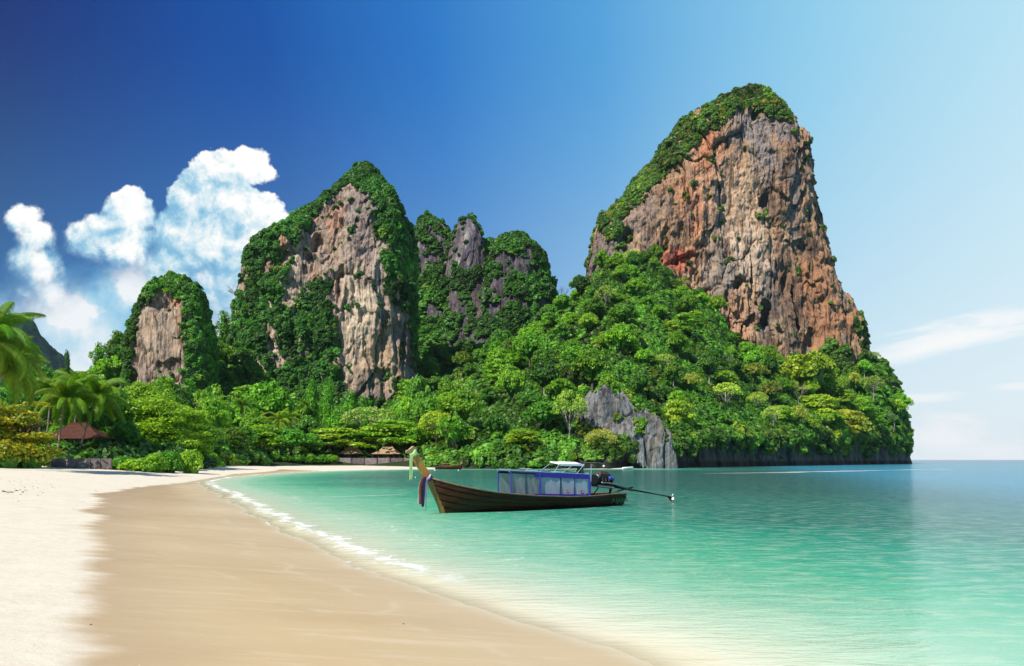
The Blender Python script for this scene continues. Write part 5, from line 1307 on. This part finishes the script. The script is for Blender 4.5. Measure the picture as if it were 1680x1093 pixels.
# transom, deck, ribs
V = [hull_pt(0, j / 8, 1) for j in range(9)] + [hull_pt(0, j / 8, -1) for j in range(8, -1, -1)]
b = MB(); b.quad(*V); o = b.build('transom', wood_hull, boat)
V = []
for i in range(NS):
    p1 = hull_pt(i, .45, 1, .04); p2 = hull_pt(i, .45, -1, .04); V += [p1, p2]
link('floor_boards', np_mesh('floor_boards', np.array(V), grid_quads(NS, 2)), wood_in, boat)
V = []
for i in range(NS - 12, NS):
    p1 = hull_pt(i, .93, 1, .02); p2 = hull_pt(i, .93, -1, .02); V += [p1, p2]
link('fore_deck', np_mesh('fore_deck', np.array(V), grid_quads(12, 2)), wood_in, boat)
for i in range(4, NS - 12, 4):
    x_, y_, z_ = hull_pt(i, .90, 1, .05)
    MB().box((x_, 0, z_), (.12, 2 * y_ - .04, .04)).build('thwart', wood_in, boat)
# stem board up the raking bow, then the tall prow
def stem_p(z, fwd=0.0): return Vector((Lb + rake * z + fwd, 0, z))
ptip = Vector(bl_(677, 742, 0)); pmid = Vector(bl_(690, 765, 0)); pg = Vector(bl_(703, 786, 0)); pb = Vector(bl_(722, 829, 0)); p0 = Vector((Lb - .04, 0, -.18))
def plank_bar(name, pts, wid, thick, mat, parent):
    b = MB(); V = []
    for q, p in enumerate(pts):
        t_ = (pts[min(q + 1, len(pts) - 1)] - pts[max(q - 1, 0)]).normalized(); f_ = Vector((t_.z, 0, -t_.x)).normalized(); w, th = wid[q] / 2, thick[q] / 2
        V += [p - f_ * w + Vector((0, th, 0)), p + f_ * w + Vector((0, th * .45, 0)), p + f_ * w - Vector((0, th * .45, 0)), p - f_ * w - Vector((0, th, 0))]
    b.v = [tuple(v) for v in V]; n = len(pts)
    for q in range(n - 1):
        for a in range(4): b.f.append([q * 4 + a, q * 4 + (a + 1) % 4, (q + 1) * 4 + (a + 1) % 4, (q + 1) * 4 + a])
    b.f.append([0, 1, 2, 3][::-1]); b.f.append([(n - 1) * 4 + a for a in range(4)])
    return b.build(name, mat, parent, bevel=.012)
plank_bar('stem_board', [p0, pb, pg + Vector((.0, 0, 0))], [.22, .24, .28], [.16, .16, .16], wood_stem, boat)
plank_bar('prow', [pg + Vector((-.02, 0, .003)), pmid, ptip - (ptip - pmid) * .05, ptip + Vector((.02, 0, .06))], [.32, .34, .30, .24], [.15, .14, .12, .11], wood_prow, boat)
hd = plank_bar('prow_head', [ptip + Vector((-.22, 0, .10)), ptip + Vector((-.02, 0, .16)), ptip + Vector((.16, 0, .02)), ptip + Vector((.34, 0, .0))], [.10, .22, .20, .10], [.10, .14, .12, .08], simple('pale_prow_tip', (.62, .42, .24), (.45, .28, .15), .5, 6), boat)
MB().tube([hull_pt(i, 0.30, 1) for i in range(NS - 26, NS)], .018, 5).build('painted_waterline', simple('cream_paint', (.42, .33, .24), (.22, .16, .12), .6, 6), boat)

# cabin: posts, rails, screens, roof
def cab(px, py, w=.62): return Vector(bl_(px, py, w))
tl, tr_ = cab(838, 775), cab(966, 781); bl0, br0 = cab(838, 811), cab(966, 816)
tm, bm_ = cab(877, 777), cab(877, 815)
cabin_mat = dict(f=navy, a=violet)
def side_y(p, s_): return Vector((p.x, p.y * s_ * (1 if s_ > 0 else .55), p.z))
screen, t, out = material('grey_mesh_screen')
g_ = t.n.new('ShaderNodeTexCoord').outputs['Object']
wv = t.m('MULTIPLY', t.m('SINE', t.m('MULTIPLY', t.node('ShaderNodeSeparateXYZ', n_0=g_).outputs[0], 260.0)), 0.06)
dfs = t.node('ShaderNodeBsdfDiffuse', i_Color=t.mix(t.noise(g_, 2.0, 3), (0.46, 0.50, 0.50, 1), (0.60, 0.63, 0.64, 1))).outputs[0]
tns = t.node('ShaderNodeBsdfTranslucent', i_Color=(.66, .72, .74, 1)).outputs[0]
mx = t.node('ShaderNodeMixShader', n_0=.45, n_1=dfs, n_2=tns).outputs[0]
mx = t.node('ShaderNodeMixShader', n_0=t.m('ADD', .80, wv), n_1=t.n.new('ShaderNodeBsdfTransparent').outputs[0], n_2=mx).outputs[0]
t.l.new(mx, out.inputs[0])
screen2, t, out = material('violet_mesh_screen')
dfs = t.node('ShaderNodeBsdfDiffuse', i_Color=(0.55, 0.57, 0.70, 1)).outputs[0]
mx = t.node('ShaderNodeMixShader', n_0=.74, n_1=t.n.new('ShaderNodeBsdfTransparent').outputs[0], n_2=dfs).outputs[0]
t.l.new(mx, out.inputs[0])
for s_ in (1, -1):
    def pp(v): return side_y(v, s_)
    # navy forward half, violet after half (the after panel hangs a little outboard)
    MB().tube([pp(tl), pp(tm)], .055, 6, True).build('top_rail', navy, boat)
    MB().tube([pp(bl0), pp(bm_)], .060, 6, True).build('bottom_rail', navy, boat)
    off_ = Vector((0, .04 * s_, 0))
    def band(name, a, c, h, mat):
        q = MB(); up = Vector((0, 0, h)); o2 = Vector((0, .02 * s_, 0))
        P_ = [a + off_, c + off_, c + up + off_, a + up + off_]; P2 = [v - o2 for v in P_]
        q.quad(*P_); q.quad(*P2[::-1])
        for k in range(4): q.quad(P_[k], P2[k], P2[(k + 1) % 4], P_[(k + 1) % 4])
        return q.build(name, mat, boat)
    band('canvas_band', pp(tm) + Vector((0, 0, -.16)), pp(tr_) + Vector((0, 0, -.16)), .22, violet)
    band('canvas_band', pp(bm_) + Vector((0, 0, -.02)), pp(br0) + Vector((0, 0, -.02)), .16, violet)
    for f, mat, wd in ((0, violet, .045), (.355, violet, .06), (1.0, violet, .10)):
        a_, c_ = tl.lerp(tr_, f), bl0.lerp(br0, f)
        MB().tube([pp(c_) + off_, pp(a_) + off_], wd * .6, 6).build('post', mat, boat)
    for f in (.18, .62, .80):
        a_, c_ = tl.lerp(tr_, f), bl0.lerp(br0, f)
        MB().tube([pp(c_) + off_ * .4, pp(a_) + off_ * .4], .018, 6).build('post', navy, boat)
    segs = [(0.01, .175), (.185, .345), (.365, .61), (.63, .97)]
    for q, (f0, f1) in enumerate(segs):
        a_, b2, c_, d_ = bl0.lerp(br0, f0), bl0.lerp(br0, f1), tl.lerp(tr_, f1), tl.lerp(tr_, f0)
        q_ = MB(); n = 8
        V = []
        for i in range(n + 1):
            for j in range(n + 1):
                p_ = a_.lerp(b2, i / n).lerp(d_.lerp(c_, i / n), j / n)
                p_ = p_ + Vector((0, .018 * math.sin(i * 1.7 + j * .9 + q), 0)); V.append(tuple(pp(p_) + off_ * .2))
        link('screen_panel', np_mesh('screen_panel', np.array(V), grid_quads(n + 1, n + 1)), screen if q < 2 else screen2, boat)
V = []
for f in np.linspace(-.01, 1.01, 12):
    for g in np.linspace(-1, 1, 9):
        a_ = tl.lerp(tr_, float(f)); V.append((a_.x, a_.y * (g if g > 0 else .55 * g) * 1.03, a_.z + .03 + .04 * (1 - g * g)))
o = link('cabin_roof', np_mesh('cabin_roof', np.array(V), grid_quads(12, 9)), navy, boat); sm = o.modifiers.new('t', 'SOLIDIFY'); sm.thickness = .03
for s_ in (1, -1):
    a_, c_ = side_y(tl, s_) + Vector((.08, 0, .09)), side_y(tr_, s_) + Vector((0, 0, .09))
    MB().tube([a_ + Vector((.05, 0, .06)), a_, c_], .016, 6).build('roof_rail', pale_blue, boat)
    for f in np.linspace(0, 1, 9):
        p_ = a_.lerp(c_, float(f)); MB().tube([p_ - Vector((0, 0, .10)), p_ + Vector((0, 0, .02))], .010, 5).build('rail_stanchion', pale_blue, boat)
for f in (0.0, .33, .66, 1.0):
    a_ = tl.lerp(tr_, f) + Vector((0, 0, .14)); MB().tube([(a_.x, a_.y, a_.z), (a_.x, -a_.y * .55, a_.z)], .014, 5).build('roof_bar', pale_blue, boat)
r = random.Random(3)
for f in (.16, .25, .50, .78, .86):
    p_ = tl.lerp(tr_, f) + Vector((0, -.25, .17)); pts = [p_ + Vector((r.uniform(-.22, .22), r.uniform(-.15, .15), r.uniform(0, .07))) for _ in range(8)]
    MB().tube(pts, .012, 5).build('rope_tangle', rope_m, boat)
# white awning on thin poles
aw = [Vector(bl_(918, 761, .38)), Vector(bl_(958.5, 761.5, .38))]
b = MB(); V = []
for f in np.linspace(0, 1, 8):
    for g in np.linspace(-1, 1, 7):
        a_ = aw[0].lerp(aw[1], float(f)); V.append((a_.x, a_.y * g, a_.z + .05 - .07 * g + .012 * math.sin(f * 9 + g * 3)))
o = link('awning', np_mesh('awning', np.array(V), grid_quads(8, 7)), white_c, boat); sm = o.modifiers.new('t', 'SOLIDIFY'); sm.thickness = .05; sm.offset = -1
for s_ in (1, -1):
    for a_, foot in ((aw[0], tl.lerp(tr_, .52)), (aw[1], tl.lerp(tr_, .82))):
        MB().tube([(foot.x, foot.y * s_, foot.z), (a_.x, a_.y * s_, a_.z)], .014, 6).build('awning_pole', pale_blue, boat)
b = MB(); q0, q1 = aw[0] + Vector((0, .01, .0)), aw[1] + Vector((0, .01, .0)); b.quad(q0 - Vector((0, 0, .10)), q1 - Vector((0, 0, .10)), q1, q0); o = b.build('valance', white_c, boat); sm = o.modifiers.new('t', 'SOLIDIFY'); sm.thickness = .02
p1, p2 = Vector(bl_(958, 759, .3)), Vector(bl_(990, 760.5, .3)); MB().tube([p1, p1.lerp(p2, .5) + Vector((0, 0, .03)), p2], [.018, .018, .008], 6).build('ridge_pole', steel_l, boat)
p1, p2 = Vector(bl_(969, 814, .35)), Vector(bl_(970, 762, .35)); MB().tube([p1, p2], .014, 6).build('mast', pale_blue, boat)
MB().tube([p2, p2 + Vector((-.18, 0, -.10))], .03, 6).build('lamp', steel_l, boat)
p1, p2 = Vector(bl_(929, 776, .1)), Vector(bl_(927.5, 763, .1)); MB().tube([p1, p2], .012, 6).build('lamp_stalk', pale_blue, boat); MB().tube([p2 - Vector((0, 0, .05)), p2 + Vector((0, 0, .05))], [.05, .03], 8).build('lamp', white_c, boat)
# things carried aboard
def life(px, py, w, label):
    p_ = bl_(px, py, w); M_w = Matrix.Translation((Sx, Sy, 0)) @ Matrix.Rotation(boat_rz, 4, 'Z'); wp = M_w @ Vector(p_)
    t_ = empty('life_jacket', wp, boat_rz + .2, label, 'life jacket', 'orange life jackets in the cabin')
    for s_ in (-1, 1):
        MB().box((s_ * .11, 0, .16), (.17, .12, .32), Euler((0, s_ * .22, 0))).build('float_panel', orange_c, t_, bevel=.035)
    MB().box((0, 0, .02), (.30, .14, .10)).build('back_panel', orange_c, t_, bevel=.03)
    MB().box((0, .075, .12), (.34, .012, .03)).build('strap', navy, t_)
life(932, 812, .55, 'orange life jacket behind the violet screen, nearer the middle of the cabin')
life(955, 813.5, .55, 'orange life jacket behind the violet screen, beside the stern end post')
p_ = bl_(952, 779, .2); wp = Matrix.Translation((Sx, Sy, 0)) @ Matrix.Rotation(boat_rz, 4, 'Z') @ Vector(p_)
bag = empty('kit_bag', wp, boat_rz, 'dark green bag standing on the cabin roof under the awning pole', 'bag')
green_c = simple('dark_green_canvas', (.035, .09, .04), (.02, .05, .03), .8, 10)
MB().tube([(0, 0, 0), (0, 0, .06), (0, 0, .26), (.02, 0, .36), (.03, 0, .42)], [.15, .18, .19, .15, .06], 10, True, .8).build('sack', green_c, bag, smooth=True)
MB().box((0, 0, -.06), (.34, .30, .14)).build('crate_base', steel, bag, bevel=.01)
# engine on its swivel, long shaft astern
def ep(px, py, w=0.0): return Vector(bl_(px, py, w))
eng = MB()
c0 = ep(990, 789)
MB().box(c0 + Vector((0, 0, .0)), (.78, .36, .34), Euler((0, -.12, 0))).build('engine_block', steel, boat, bevel=.05)
MB().box(c0 + Vector((.0, 0, .23)), (.56, .30, .16), Euler((0, -.08, 0))).build('rocker_cover', rusty, boat, bevel=.04)
MB().tube([c0 + Vector((.44, 0, .02)), c0 + Vector((.53, 0, .02))], [.24, .24], 16).build('flywheel', steel, boat)
MB().tube([c0 + Vector((.36, .06, .16)), c0 + Vector((.50, .06, .14))], [.10, .09], 10).build('air_filter', white_c, boat, smooth=True)
MB().tube([c0 + Vector((-.10, .20, .10)), c0 + Vector((-.32, .20, .08))], [.09, .09], 10).build('starter', blue_p, boat, smooth=True)
MB().tube([c0 + Vector((.30, .21, -.06)), c0 + Vector((.0, .24, -.08)), c0 + Vector((-.34, .21, -.12))], .035, 8).build('exhaust_pipe', steel_l, boat, smooth=True)
for k in range(4): MB().tube([c0 + Vector((.24 - .16 * k, .19, .10)), c0 + Vector((.24 - .16 * k, .25, .0)), c0 + Vector((.24 - .16 * k, .21, -.07))], .028, 6).build('manifold_pipe', steel, boat)
MB().tube([c0 + Vector((.30, 0, .30)), c0 + Vector((.05, .05, .36)), c0 + Vector((-.28, 0, .30)), c0 + Vector((-.42, 0, .12))], .022, 8).build('fuel_hose', steel, boat, smooth=True)
MB().tube([c0 + Vector((-.02, 0, .30)), c0 + Vector((-.02, 0, .58))], .014, 6).build('exhaust_stub', steel_l, boat)
MB().tube([c0 + Vector((-.02, 0, .56)), c0 + Vector((-.02, 0, .62))], [.05, .03], 8).build('rain_cap', white_c, boat)
MB().box(c0 + Vector((0, 0, -.23)), (.9, .30, .08), Euler((0, -.12, 0))).build('engine_bed', steel_l, boat, bevel=.015)
EK = 1.32
for ch in list(boat.children):
    if ch.name.split('.')[0] in ('engine_block', 'rocker_cover', 'flywheel', 'air_filter', 'starter', 'exhaust_pipe', 'manifold_pipe', 'fuel_hose', 'exhaust_stub', 'rain_cap', 'engine_bed'):
        ch.matrix_basis = Matrix.Translation(c0) @ Matrix.Scale(EK, 4) @ Matrix.Translation(-c0)
sw = ep(1002, 803)
MB().tube([sw + Vector((.05, 0, -.45)), sw + Vector((.0, 0, .12))], [.10, .07], 10).build('swivel_post', steel, boat)
MB().tube([c0 + Vector((.30, 0, -.2)), c0 + Vector((.42, 0, -.42)), ep(972, 813)], .03, 6).build('tiller_arm', steel, boat)
MB().tube([c0 + Vector((.45, .0, -.15)), ep(966, 796)], .018, 6).build('tiller_bar', steel, boat)
sh0, sh1, sh2, she = ep(1003, 797), ep(1038, 804), ep(1074, 811), ep(1100, 815)
MB().tube([sh0, sh1], [.085, .07], 10).build('shaft_housing', steel, boat, smooth=True)
MB().box(sh0.lerp(sh1, .5) + Vector((0, 0, -.11)), ((sh1 - sh0).length, .07, .07), Euler((0, -math.atan2(-(sh1.z - sh0.z), -(sh1.x - sh0.x)) * -1, 0))).build('shaft_brace', steel, boat)
MB().tube([sh1, she], [.045, .035], 8).build('propeller_shaft', steel, boat, smooth=True)
b = MB(); b.quad(she + Vector((.30, .012, .02)), she + Vector((-.05, .012, .02)), she + Vector((-.10, .012, -.28)), she + Vector((.02, .012, -.20)))
b.quad(*[v - Vector((0, .024, 0)) for v in (she + Vector((.02, .012, -.20)), she + Vector((-.10, .012, -.28)), she + Vector((-.05, .012, .02)), she + Vector((.30, .012, .02)))]); b.build('skeg', steel, boat)
pr = she + Vector((-.12, 0, -.01)); hub = MB().tube([pr + Vector((.06, 0, 0)), pr - Vector((.10, 0, 0))], [.04, .025], 8).build('propeller_hub', steel_l, boat)
for k in range(3):
    a = k * 2.094 + .5; up = Vector((0, math.sin(a), math.cos(a))); sd_ = Vector((.05, math.cos(a) * .07, -math.sin(a) * .07))
    q = MB(); q.quad(pr + up * .03 - sd_ * .5, pr + up * .13 - sd_, pr + up * .20, pr + up * .13 + sd_, pr + up * .03 + sd_ * .5); o = q.build('blade', steel_l if k else white_c, hub); m_ = o.modifiers.new('t', 'SOLIDIFY'); m_.thickness = .012
MB().tube([sw + Vector((-.1, .05, .05)), ep(1012, 793)], .012, 5).build('control_lever', steel_l, boat)
# leafy garland trailing at the stern
gar = empty('leaf_garland', Matrix.Translation((Sx, Sy, 0)) @ Matrix.Rotation(boat_rz, 4, 'Z') @ Vector(bl_(1005, 808, .45)), boat_rz, 'green leafy sprigs hanging from the stern to the water', 'garland')
gl_m = simple('garland_leaf', (.10, .26, .07), (.05, .15, .04), .6, 12)
r = random.Random(9)
for k in range(9):
    q = MB(); x_ = .30 - .13 * k; L_g = r.uniform(.45, .62); pts = [Vector((x_ * .3, .03, .05)), Vector((x_ * .9 - .1, .10, -.10)), Vector((x_ - .15, .14, -.3)), Vector((x_ - .2, .12, -L_g))]
    q.tube(pts, [.012, .014, .012, .005], 5)
    for i in range(9):
        f = .2 + .8 * i / 9; a_ = pts[int(f * 2.99)].lerp(pts[int(f * 2.99) + 1], f * 3 - int(f * 2.99)); sd_ = Vector((r.choice((-1, 1)) * .10, r.uniform(-.03, .03), -.07)); q.quad(a_, a_ + sd_ * .6 + Vector((0, 0, .03)), a_ + sd_, a_ + sd_ * .6 - Vector((0, 0, .04)))
    q.build('sprig', gl_m, gar)
# cloths tied on the prow: each a thing of its own
MBT = Matrix.Translation((Sx, Sy, 0)) @ Matrix.Rotation(boat_rz, 4, 'Z')
def cloth(name, pts, wid, mat, label, wave=.02, cat='sash', ply=.012, wdir=(1, 0, 0)):
    V = []; n = 7; o0 = pts[0]
    for q, p in enumerate(pts):
        for j in range(n):
            g = j / (n - 1) - .5
            V.append(tuple(Vector(p) - Vector(o0) + Vector(wdir) * g * wid[q] + Vector((0, wave * math.sin(j * 2.1 + q * .8), 0))))
    o = link(name, np_mesh(name, np.array(V), grid_quads(len(pts), n)), mat)
    o.matrix_world = MBT @ Matrix.Translation(Vector(o0)); s2 = o.modifiers.new('t', 'SOLIDIFY'); s2.thickness = ply
    sb = o.modifiers.new('s', 'SUBSURF'); sb.levels = 1; sb.render_levels = 1
    return tag(o, label, cat, 'cloths tied on the prow')
cl_green = simple('pale_green_cloth', (.66, .84, .36), (.50, .70, .28), .7, 6); cl_red = simple('rust_cloth', (.42, .10, .035), (.26, .06, .03), .7, 6)
cl_navy = simple('dark_violet_cloth', (.035, .022, .11), (.02, .012, .06), .6, 6); cl_white = simple('white_cloth', (.82, .82, .80), (.66, .66, .68), .7, 6); cl_lil = simple('lilac_cloth', (.42, .30, .55), (.3, .2, .4), .7, 6)
kn = [Vector(bl_(px, py, .10)) for px, py in ((677, 744), (674, 752), (674, 765), (674.5, 778), (674, 788))]
cloth('pale_scarf', kn, [.20, .14, .14, .16, .17], cl_green, 'pale green scarf hanging from the tip of the prow', .012, 'scarf')
def wrap(name, c, axis, ru, rv, h, mat, label, turns=1.0):
    V = []; nseg = 22; axis = axis.normalized(); u_ = Vector((axis.z, 0, -axis.x)); v_ = Vector((0, 1, 0))
    for j in range(4):
        for i in range(nseg):
            a = i * 6.283 / nseg; V.append(tuple(u_ * math.cos(a) * ru + v_ * math.sin(a) * rv + axis * (j / 3 - .5) * h + axis * .03 * math.sin(a * 2 + j)))
    o = link(name, np_mesh(name, np.array(V), grid_quads(4, nseg, True)), mat); o.matrix_world = MBT @ Matrix.Translation(c)
    s2 = o.modifiers.new('t', 'SOLIDIFY'); s2.thickness = .02
    return tag(o, label, 'sash', 'cloths tied on the prow')
ax = ptip - pg
wrap('pale_scarf', ptip + ax.normalized() * -.07, ax, .19, .10, .20, cl_green, 'pale green cloth wound round the top of the prow')
wrap('sash_knot', pg + ax.normalized() * .08, ax, .21, .12, .10, cl_white, 'white cloth band wound round the foot of the prow')
wrap('sash_knot', pg + ax.normalized() * -.02, ax, .23, .13, .12, cl_navy, 'dark violet cloth band wound low round the foot of the prow')
wrap('sash_knot', pg + ax.normalized() * .19, ax, .20, .11, .10, cl_red, 'rust cloth band wound round the prow above the white one')
def hang(pxs, w, wid, mat, label, name='sash'):
    pts = [Vector(bl_(px, py, w)) for px, py in pxs]; return cloth(name, pts, wid, mat, label, .018)
hang([(695, 784), (689, 792), (688, 806), (687, 820), (686.5, 828)], .10, [.10, .10, .10, .10, .11], cl_white, 'white sash hanging leftmost from the foot of the prow')
hang([(696, 782), (691, 790), (690, 804), (690, 818), (690, 828)], .13, [.14, .14, .15, .15, .15], cl_red, 'rust-coloured sash hanging from the foot of the prow')
hang([(699, 782), (695, 792), (694.5, 806), (694, 820), (693.5, 832)], .16, [.15, .17, .17, .16, .14], cl_navy, 'wide dark violet sash hanging from the foot of the prow')
hang([(703, 783), (698.5, 793), (699, 808), (698.5, 824), (698.5, 839)], .17, [.05, .06, .05, .04, .02], cl_lil, 'narrow dark-tipped ribbon hanging rightmost from the prow')

# ------------------------------------------------------------------ far boat, dinghy, buoys
def far_boat():
    X, Y = g2(735, 770.3); t_ = empty('moored_longtail_boat', (X, Y, 0), 0, 'small moored boat with a reddish canopy near the far beach', 'boat')
    L = 42 / F * Y; V = []; ns = 20
    for i in range(ns):
        s_ = i / (ns - 1); x_ = (s_ - .5) * L; w = .75 * math.sin(math.pi * min(.97, .12 + .85 * s_)) ** .6 * (1 - .9 * s_ ** 5); top = .55 + .9 * s_ ** 4 + .25 * (1 - s_) ** 3
        for side in (-1, 1) if False else (0,): pass
        for j in range(9):
            g = j / 8 * 2 - 1; V.append((x_ + .5 * s_ ** 6 * abs(g), w * g, -.1 + (top + .1) * abs(g) ** 2.2))
    o = link('hull', np_mesh('hull', np.array(V), grid_quads(ns, 9)), wood_hull, t_); m_ = o.modifiers.new('t', 'SOLIDIFY'); m_.thickness = .06
    MB().tube([(L * .47, 0, 1.1), (L * .54, 0, 2.0)], [.10, .07], 6).build('prow', wood_prow, t_)
    MB().tube([(L * .535, 0, 1.9), (L * .50, .05, 1.2)], [.10, .05], 6).build('prow_cloth', white_c, t_)
    for sx_ in (-.22, -.02, .14):
        for sy_ in (-.55, .55): MB().tube([(sx_ * L, sy_, .4), (sx_ * L, sy_, 1.35)], .03, 5).build('post', wood_in, t_)
    MB().box((-.04 * L, 0, 1.4), (.42 * L, 1.3, .10)).build('canopy', simple('faded_red_canvas', (.50, .26, .22), (.35, .15, .13), .7, 4), t_, bevel=.04)
    MB().box((-.05 * L, 0, .75), (.36 * L, .9, .4)).build('seats', simple('red_seats', (.30, .07, .05), None, .6), t_, bevel=.04)
    MB().box((-.42 * L, 0, .95), (.5, .3, .4)).build('engine', steel, t_, bevel=.05)
    return t_
far_boat()
X, Y = g2(1030, 770.4)
dg = empty('white_dinghy', (X, Y, 0), .1, 'small white boat lying by the dark foot of the shore crags', 'boat'); V = []
for i in range(14):
    s_ = i / 13; w = .7 * math.sin(math.pi * (.1 + .85 * s_)) ** .6
    for j in range(7): g = j / 6 * 2 - 1; V.append(((s_ - .5) * 2.6, w * g, -.05 + .55 * abs(g) ** 2.4 + .15 * s_))
o = link('hull', np_mesh('hull', np.array(V), grid_quads(14, 7)), white_c, dg); m_ = o.modifiers.new('t', 'SOLIDIFY'); m_.thickness = .05
MB().box((0, 0, .38), (.25, 1.1, .05)).build('thwart', white_c, dg); MB().box((.9, 0, .38), (.25, .8, .05)).build('thwart', white_c, dg)
def buoy(px, py, s_, mat, label, nm='mooring_buoy'):
    X, Y = g2(px, py); o = MB().tube([(0, 0, -.6 * s_), (0, 0, -.3 * s_), (0, 0, .1 * s_), (0, 0, .45 * s_), (0, 0, .6 * s_), (0, 0, .9 * s_)], [.3 * s_, .6 * s_, .62 * s_, .4 * s_, .12 * s_, .08 * s_], 12).build(nm, mat, None, (X, Y, 0), smooth=True)
    tag(o, label, 'buoy')
buoy(679, 778.5, .16, steel, 'dark small buoy on the water left of the prow, the farther of two'); buoy(681.5, 783.5, .14, white_c, 'pale small buoy on the water left of the prow, the nearer of two')
buoy(713.5, 772, .28, white_c, 'white buoy floating under the stern of the far boat'); buoy(752, 772, .24, white_c, 'white buoy floating under the bow of the far boat')

# ------------------------------------------------------------------ sea air
m, t, out = material('sea_air')
pv_ = t.n.new('ShaderNodeVolumePrincipled'); pv_.inputs['Color'].default_value = (0.80, 0.92, 1.0, 1); pv_.inputs['Density'].default_value = 0.00003; pv_.inputs['Anisotropy'].default_value = 0.0
t.l.new(pv_.outputs[0], out.inputs['Volume'])
hz = MB().box((0, -6000, 170), (44000, 28000, 356)).build('haze', m); tag(hz, 'thin pale sea haze over the whole bay', kind='stuff')
